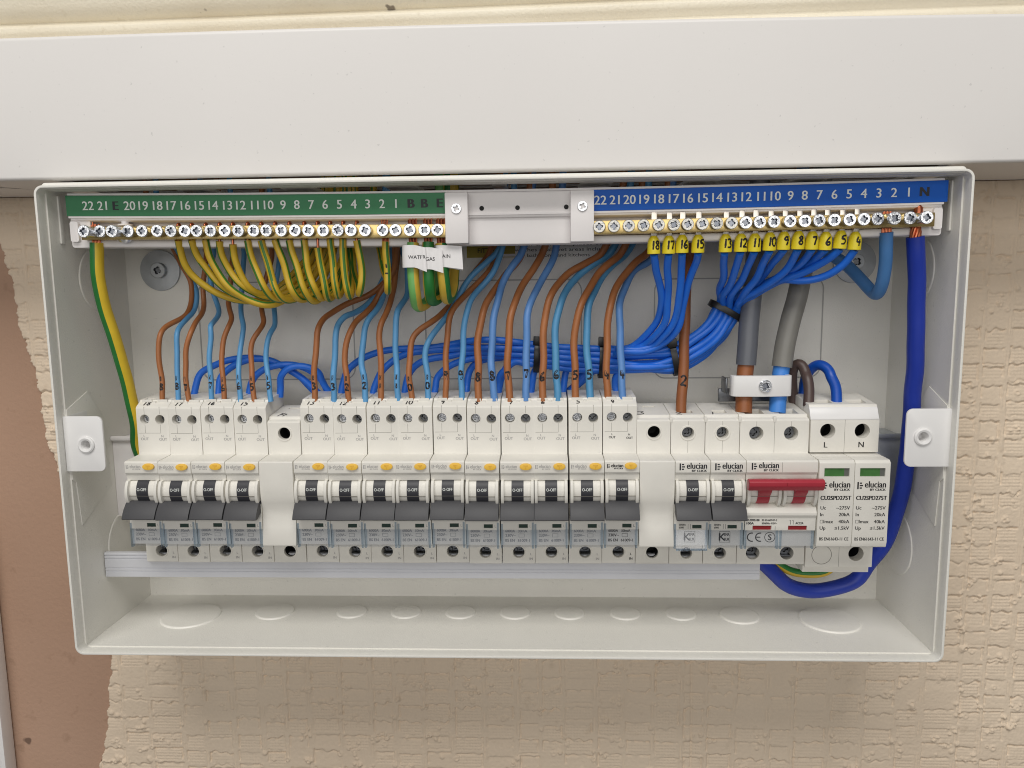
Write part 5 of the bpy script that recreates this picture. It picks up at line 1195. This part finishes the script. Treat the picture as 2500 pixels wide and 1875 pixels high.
for num in ('18', '17', '16', '15', '13', '12', '11', '10', '9', '8', '7', '6', '5', '4'):
    n_ = int(num); r = 1.42 if n_ >= 15 else (1.64 if n_ >= 9 else 1.98)
    for col in ('brown', 'blue'):
        mat = 'w_brown' if col == 'brown' else BLUES.get(num, 'w_blue')
        lab = f'{"brown" if col == "brown" else "light blue"} wire with {WORD[n_]} penned on it above a breaker'
        o, pts, org = wire(f'{col}_wire', WIRES[f'{col}_{num}'], r, [mat], lab, 'wire', f'{col} circuit wires')
        if len(num) == 1: pen_marks(o, org, pts, r, num, 14.0 + random.uniform(-.6, .6), 4.7, 1.1)
        else: pen_marks(o, org, pts, r, num, 8.6 + random.uniform(-.6, .6), 3.6, .9)
o, pts, org = wire('brown_wire', WIRES['brown_2'], 2.8, ['w_brown_d'], 'thick brown wire marked 2 entering a small breaker', 'wire', 'brown circuit wires')
pen_marks(o, org, pts, 2.8, '2', 17.5, 5.6, 1.0)

FER_POS = {n_: Vector((x, y, z)) for n_, x, y, z in FERRULES}
for num in (18, 17, 16, 15, 13, 12, 11, 10, 9, 8, 7, 6, 5, 4):
    o, pts, org = wire('flying_lead', WIRES[f'lead_{num}'], 1.9, ['w_lead'], f'dark blue flying lead ending in a yellow ferrule that reads {WORD[num]}', 'wire', 'dark blue neutral leads')
    c = FER_POS[num]; end = pts[-1]; ax = Z + (pts[-1] - pts[-4]).normalized() * .12; ax.normalize()
    base = Vector((c.x, c.y, c.z)) - ax * 4.3
    f = MB(); f.lathe([(1.7, .2), (3.0, 0), (3.2, .15), (3.12, 4.6), (2.85, 6.2), (2.2, 7.7), (1.5, 8.5), (1.3, 8.8), (0, 8.8)], base, ax, 24)
    fo = obj('ferrule', f.mesh('ferrule', 'ferrule', org), o)
    p = MB(); top = base + ax * 8.6
    p.box(top.x - 1.35, top.x + 1.35, top.y - 1.1, top.y + 1.1, top.z, 105.0 + random.uniform(-.4, .4)); obj('crimped_pin', p.mesh('pin', 'tin', org, bevel=.25), o)
    m = MB()
    txt = str(num)
    for i, ch in enumerate(txt):
        du = (i - (len(txt) - 1) / 2) * 2.1 + .5
        def plc(u, v, du=du):
            a = (u + du) / 3.2
            return base + ax * (4.1 + v) + Vector((math.sin(a) * 3.24, -math.cos(a) * 3.24, 0))
        put_stroke(m, ch, plc, 4.3, .85)
    obj('pen_mark', m.mesh('pen', 'marker', org, smooth=False, recalc=False), fo)

EARTH_NUM = [16, 15, 14, 13, 12, 11, 10, 9, 8, 7, 6, 5, 4, 3, 2]
for i in range(15):
    sa = [1.15, 1.1, -.9, 1.1, 1.1, .7, .25, -.8, 1.0, 1.0, -.1, 0, .05, -.6, -.3][i] - .9
    lab = f'looped green and yellow earth wire just under {WORD[EARTH_NUM[i]]} on the green strip' if i < 14 else 'looped green and yellow earth wire with a pen mark, under numbers 2 and 1'
    o, pts, org = wire('earth_wire', WIRES[f'earth_{i}'], 1.82, ['w_yellow', 'w_green'], lab, 'wire', 'green and yellow earth wires', stripe=(sa + .2, .72, random.uniform(-.004, .004), 1, 2), n=24)
    c = MB(); p0 = pts[0]
    if i == 14:
        for k in range(5): c.tube([p0 + Vector((-1.4 + .7 * k, 0, -1.2)), p0 + Vector((-1.4 + .7 * k, 0, 6)), Vector((p0.x - 1.9 + .8 * k, -61, 103.4 + random.uniform(0, 1)))], .33, 8)
    else:
        c.tube(spline([p0 - Z, p0 + Z * 4, Vector((p0.x - .1, -61, 102.6)), Vector((p0.x + .3, -60.0, 103.5)), Vector((p0.x + .5, -58.8, 102.4))], .6), .62, 10)
    obj('bare_copper', c.mesh('cu', 'copper', org), o)
    if i == 14: pen_marks(o, org, list(reversed(pts)), 1.82, '-1', 12.0, 3.0, .7)
for name, mats, st, lab in (('water', ['w_green_l', 'w_yellow_b'], (-1.8, 1.6, 0, 1), 'thick pale green and yellow bonding cable under the water tag'),
                            ('gas', ['w_green_b', 'w_yellow_b'], (.9, .8, 0, 1, 2), 'thick dark green and yellow bonding cable under the gas tag'),
                            ('main', ['w_yellow_b', 'w_green_b'], (-1.7, 1.4, 0, 1), 'thick yellow and green cable under the last of the three tags')):
    o, pts, org = wire('bonding_cable', WIRES[f'earth_{name}'], 2.95, mats, lab, 'cable', 'bonding cables', stripe=st, n=22)
    c = MB(); p0 = pts[0]
    for k in range(6):
        dx = -1.9 + .76 * k; dy = -.8 if k % 2 else .5
        c.tube([p0 + Vector((dx * .9, dy, -1.5)), p0 + Vector((dx, dy, 5)), Vector((p0.x + dx * 1.05, -61 + dy, 103.2 + random.uniform(.2, 1.5)))], .44, 8)
    obj('bare_copper', c.mesh('cu', 'copper', org), o)
o, pts, org = wire('earth_cable', WIRES['earth_tail'], 3.3, ['w_yellow_t', 'w_green_b'], 'thick yellow and green earth cable running down beside the breakers', 'cable', None, stripe=(-.22, 2.2, 0, 1), n=26)
c = MB(); p0 = pts[0]
for k in range(6): c.tube([p0 + Vector((-2 + .75 * k, 0, -1)), p0 + Vector((-2 + .75 * k, 0, 5)), Vector((p0.x - 2.1 + .8 * k, -61, 103.2 + random.uniform(0, 1.6)))], .4, 8)
obj('bare_copper', c.mesh('cu', 'copper', org), o)
o, pts, org = wire('neutral_cable', WIRES['neutral_tail'], 4.15, ['w_navy'], 'thick navy blue cable curving down and under the surge protector', 'cable', n=22)
c = MB(); p0 = pts[0]
for k in range(9):
    a = k * 2 * math.pi / 9; c.tube([p0 + Vector((math.cos(a) * 2.0, math.sin(a) * 2.0, -2)), p0 + Vector((math.cos(a + .5) * 2.1, math.sin(a + .5) * 2.1, 2.2)), p0 + Vector((math.cos(a + 1) * 1.6, math.sin(a + 1) * 1.6, 6))], .75, 8)
c.lathe([(2.1, 0), (2.1, 6.5), (1.6, 7.6), (0, 7.8)], (p0.x + .8, -61, 98.8), Z, 16)
obj('bare_copper', c.mesh('cu', 'copper', org), o)
o, pts, org = wire('neutral_cable', WIRES['neutral_3'], 3.15, ['w_neutral3'], 'steel blue cable folded back sharply below number 3 on blue strip', 'cable', n=20)
c = MB(); p0 = pts[0]
for k in range(7): c.tube([p0 + Vector((-2.1 + .7 * k, 0, -1)), p0 + Vector((-2 + .68 * k, 0, 4)), Vector((p0.x - 2 + .68 * k, -61, 103.6 + .3 * (k % 2)))], .38, 8)
obj('bare_copper', c.mesh('cu', 'copper', org), o)
for cname, score, mat, matc, lab in (('sheath_brown', 'core_brown', 'sheath1', 'w_brown_d', 'thick brown cable with cool grey outer sheath under the white clamp'), ('sheath_blue', 'core_blue', 'sheath2', 'w_tailblue', 'thick blue cable with warm grey outer sheath under the white clamp')):
    o, pts, org = wire('supply_cable', WIRES[cname], 5.3, [mat], lab, 'cable', 'supply cables', n=26)
    cp = spline(WIRES[score], 1.4); m = MB(); m.tube(cp, 4.35, 24); obj('core', m.mesh('core', matc, org, angle=60), o)
wire('surge_lead', WIRES['spd_brown'], 2.75, ['w_brown_b'], 'dark brown lead arching from behind the clamp into the surge protector', 'wire', 'surge protector leads', n=18)
wire('surge_lead', WIRES['spd_blue'], 2.75, ['w_spdblue'], 'royal blue lead arching into the surge protector top', 'wire', 'surge protector leads', n=18)
wire('surge_earth_lead', WIRES['spd_earth'], 2.3, ['w_yellow', 'w_green_b'], 'yellow and green lead looping under the surge protector', 'wire', stripe=(4.2, 2.2, 0, 1), n=18)

# ------------------------------------------------------------------ cable ties round the bundle
BUND = [(-31.0, -27.0, 34.6), (-5.2, -27.0, 33.7), (20.5, -27.0, 31.6), (56.2, -27.0, 29.6), (81.6, -27.0, 29.1), (95.5, -27.0, 30.5), (107.5, -27.0, 36.3), (117.4, -27.0, 45.3), (123.4, -27.0, 55.8)]
def cable_tie(c, t, a, b, label, head=None, w=3.4, tail=0):
    c = Vector(c); t = Vector(t).normalized(); nrm = Vector((-t.z, 0, t.x))
    m = MB(); n = 40; vs = []
    for i in range(n):
        ang = 2 * math.pi * i / n
        for rr, dw in ((0, -.5), (1.0, -.5), (1.0, .5), (0, .5)):
            ca, sa = math.cos(ang), math.sin(ang)
            ea = math.copysign(abs(ca) ** .85, ca); eb = math.copysign(abs(sa) ** .85, sa)
            vs.append(c + nrm * (a + rr) * ea + Y * (b + rr) * eb + t * w * dw)
    fs = [(i * 4 + j, i * 4 + (j + 1) % 4, ((i + 1) % n) * 4 + (j + 1) % 4, ((i + 1) % n) * 4 + j) for i in range(n) for j in range(4)]
    m.add(vs, fs)
    o = obj('cable_tie', m.mesh('tie', 'tie', tuple(c), bevel=.12)); o.location = c * MM
    tag(o, label, 'cable tie', 'cable ties')
    if head is not None:
        hd = MB(); p = c + nrm * (a * head[0]) + Y * (b * head[1])
        hv = [p + nrm * x + Y * y + t * z for z in (-2.6, 2.6) for y in (-2.4, 2.0) for x in (-2.2, 2.6)]
        hd.add(hv, [(0, 2, 3, 1), (4, 5, 7, 6), (0, 1, 5, 4), (2, 6, 7, 3), (0, 4, 6, 2), (1, 3, 7, 5)])
        obj('tie_head', hd.mesh('head', 'tie', tuple(c), bevel=.5), o)
    return o
def bt(i):
    a = Vector(BUND[max(0, i - 1)]); b = Vector(BUND[min(len(BUND) - 1, i + 1)]); return b - a
off = Vector((0, .8, -.6))
cable_tie(Vector(BUND[2]) + off, bt(2), 8.2, 6.4, 'black cable tie on the blue bundle nearest the wires marked 7', (1.05, -.6))
cable_tie(Vector(BUND[3]) + off, bt(3), 9.6, 7.4, 'black cable tie on the blue bundle behind the wires marked 5 and 4', (1.05, -.7))
cable_tie(Vector(BUND[5]) + Vector((0, -.6, -1.4)), bt(5) * .6 + Vector((6, 0, 0)), 8.6, 5.6, 'black cable tie on the blue bundle beside the brown wire marked 2', (1.05, -.7))
cable_tie(Vector(BUND[8]) + Vector((-.3, .3, -.8)), bt(8), 9.0, 5.8, 'black cable tie where the blue leads fan out beside the grey cable', None)

# ------------------------------------------------------------------ cable clamp
root = empty('cable_clamp', (139.5, -24, 6), 'white plastic cable clamp with a screw across the brown and blue supply cables', 'cable clamp')
ro = (139.5, -24, 6)
plan = [(123.8, -37.5), (123.8, -41.6), (124.6, -43.0), (126.4, -43.9), (139.5, -44.9), (152.8, -43.9), (154.6, -43.0), (155.4, -41.6), (155.4, -37.5), (152.4, -37.5), (152.4, -40.6), (139.5, -41.2), (126.8, -40.6), (126.8, -37.5)]
m = MB(); n = len(plan)
m.add([(x, y, 10.2) for x, y in plan] + [(x, y, 21.2) for x, y in plan], [tuple(range(n)), tuple(range(2 * n - 1, n - 1, -1))] + [(i, n + i, n + (i + 1) % n, (i + 1) % n) for i in range(n)])
bar = obj('clamp_bar', m.mesh('cb', 'plastic_w', ro, bevel=.4), root)
h = obj('clamp_screw', screw_head(3.3, 1.2, .55, slot=False).mesh('cs', ['zinc', 'zinc_dark']), bar); h.location = Vector((140.6 - ro[0], -46.0 - ro[1], 16.0 - ro[2])) * MM; h.rotation_euler = (0, .4, 0)
m = MB(); m.box(120.4, 158, -27.5, -25.5, 5.0, 12.4); m.box(121.6, 122.8, -38, -27.6, 11, 19.4)
obj('metal_bracket', m.mesh('mb', 'steel_dark', ro, bevel=.5), root)

# ------------------------------------------------------------------ paper tags on the bonding cables
def paper_tag(wname, text, left, right, z0, z1, drop, tcen, label, yoff):
    wpt = Vector(WIRES[wname][1]); wx, wy = wpt.x, wpt.y
    if wname == 'earth_water': wx += 0
    rr = 3.2 + yoff
    plan = [(wx + rr * math.sin(a), wy - rr * math.cos(a)) for a in np.linspace(math.radians(-150), math.radians(35), 12)]
    plan += [(wx + rr * .75 + (right - rr * .75) * k / 6, wy - rr * (.82 + .10 * math.sin(k)) - (.15 * k)) for k in range(1, 7)]
    n = len(plan); vs = []
    for layer in (0, .16):
        for zz, bot in ((z1, 0), (z0, 1)):
            for i, (x, y) in enumerate(plan):
                f = max(0, (x - wx - 2)) / max(1, right - 2)
                vs.append((x + (.5 * f if bot else 0), y + layer, zz - drop * f * (1.0 if bot else .55)))
    m = MB(); fs = []
    for i in range(n - 1): fs += [(i, i + 1, n + i + 1, n + i), (2 * n + i, 3 * n + i, 3 * n + i + 1, 2 * n + i + 1), (i, 2 * n + i, 2 * n + i + 1, i + 1), (n + i, n + i + 1, 3 * n + i + 1, 3 * n + i)]
    fs += [(n - 1, 2 * n - 1, 4 * n - 1, 3 * n - 1), (0, 2 * n, 3 * n, n)]
    # second leaf folded behind the flag
    bx0, bx1 = wx + 2.5, wx + right - .4
    m.add(vs, fs)
    m.add([(bx0, wy + .5, z1 - .3), (bx1, wy - rr * .6, z1 - .8 - drop * .5), (bx1 + .7, wy - rr * .55, z0 - .5 - drop), (bx0, wy + .6, z0 - .4)], [(0, 1, 2, 3)])
    org = (wx, wy, z0)
    o = obj('paper_tag', m.mesh('tag', 'paper', org, angle=50)); o.location = Vector(org) * MM
    tag(o, label, 'tag', 'paper tags on the bonding cables')
    t = MB(); yy = wy - rr - .95 - yoff * .1
    put_text(t, text, (wx + tcen, 0, (z0 + z1) / 2 + .4 - drop * .35), 1.75, bold=.02)
    def surf_y(x):
        best = min(range(n - 1), key=lambda i: abs((plan[i][0] + plan[i + 1][0]) / 2 - x) + (100 if plan[i][1] > wy - .3 * rr else 0))
        (xa, ya), (xb, yb) = plan[best], plan[best + 1]
        k = max(0, min(1, (x - xa) / (xb - xa))) if abs(xb - xa) > 1e-6 else 0
        return ya + (yb - ya) * k - .08
    t.v = [(x, surf_y(x), z) for x, y, z in t.v]
    obj('printed_text', t.mesh('txt', 'ink_black', org, smooth=False, recalc=False), o)
paper_tag('earth_main', 'MAIN', -3, 10.4, 79.6, 90.4, 1.2, 1.6, 'white paper tag reading MAIN, widest flag of the three', 0)
paper_tag('earth_gas', 'GAS', -3, 7.6, 78.6, 89.4, 2.0, 1.6, 'white paper tag reading GAS between the other two tags', .9)
paper_tag('earth_water', 'WATER', -3, 7.4, 79.6, 90.6, 2.4, 3.0, 'white paper tag reading WATER on the pale green cable', 1.9)
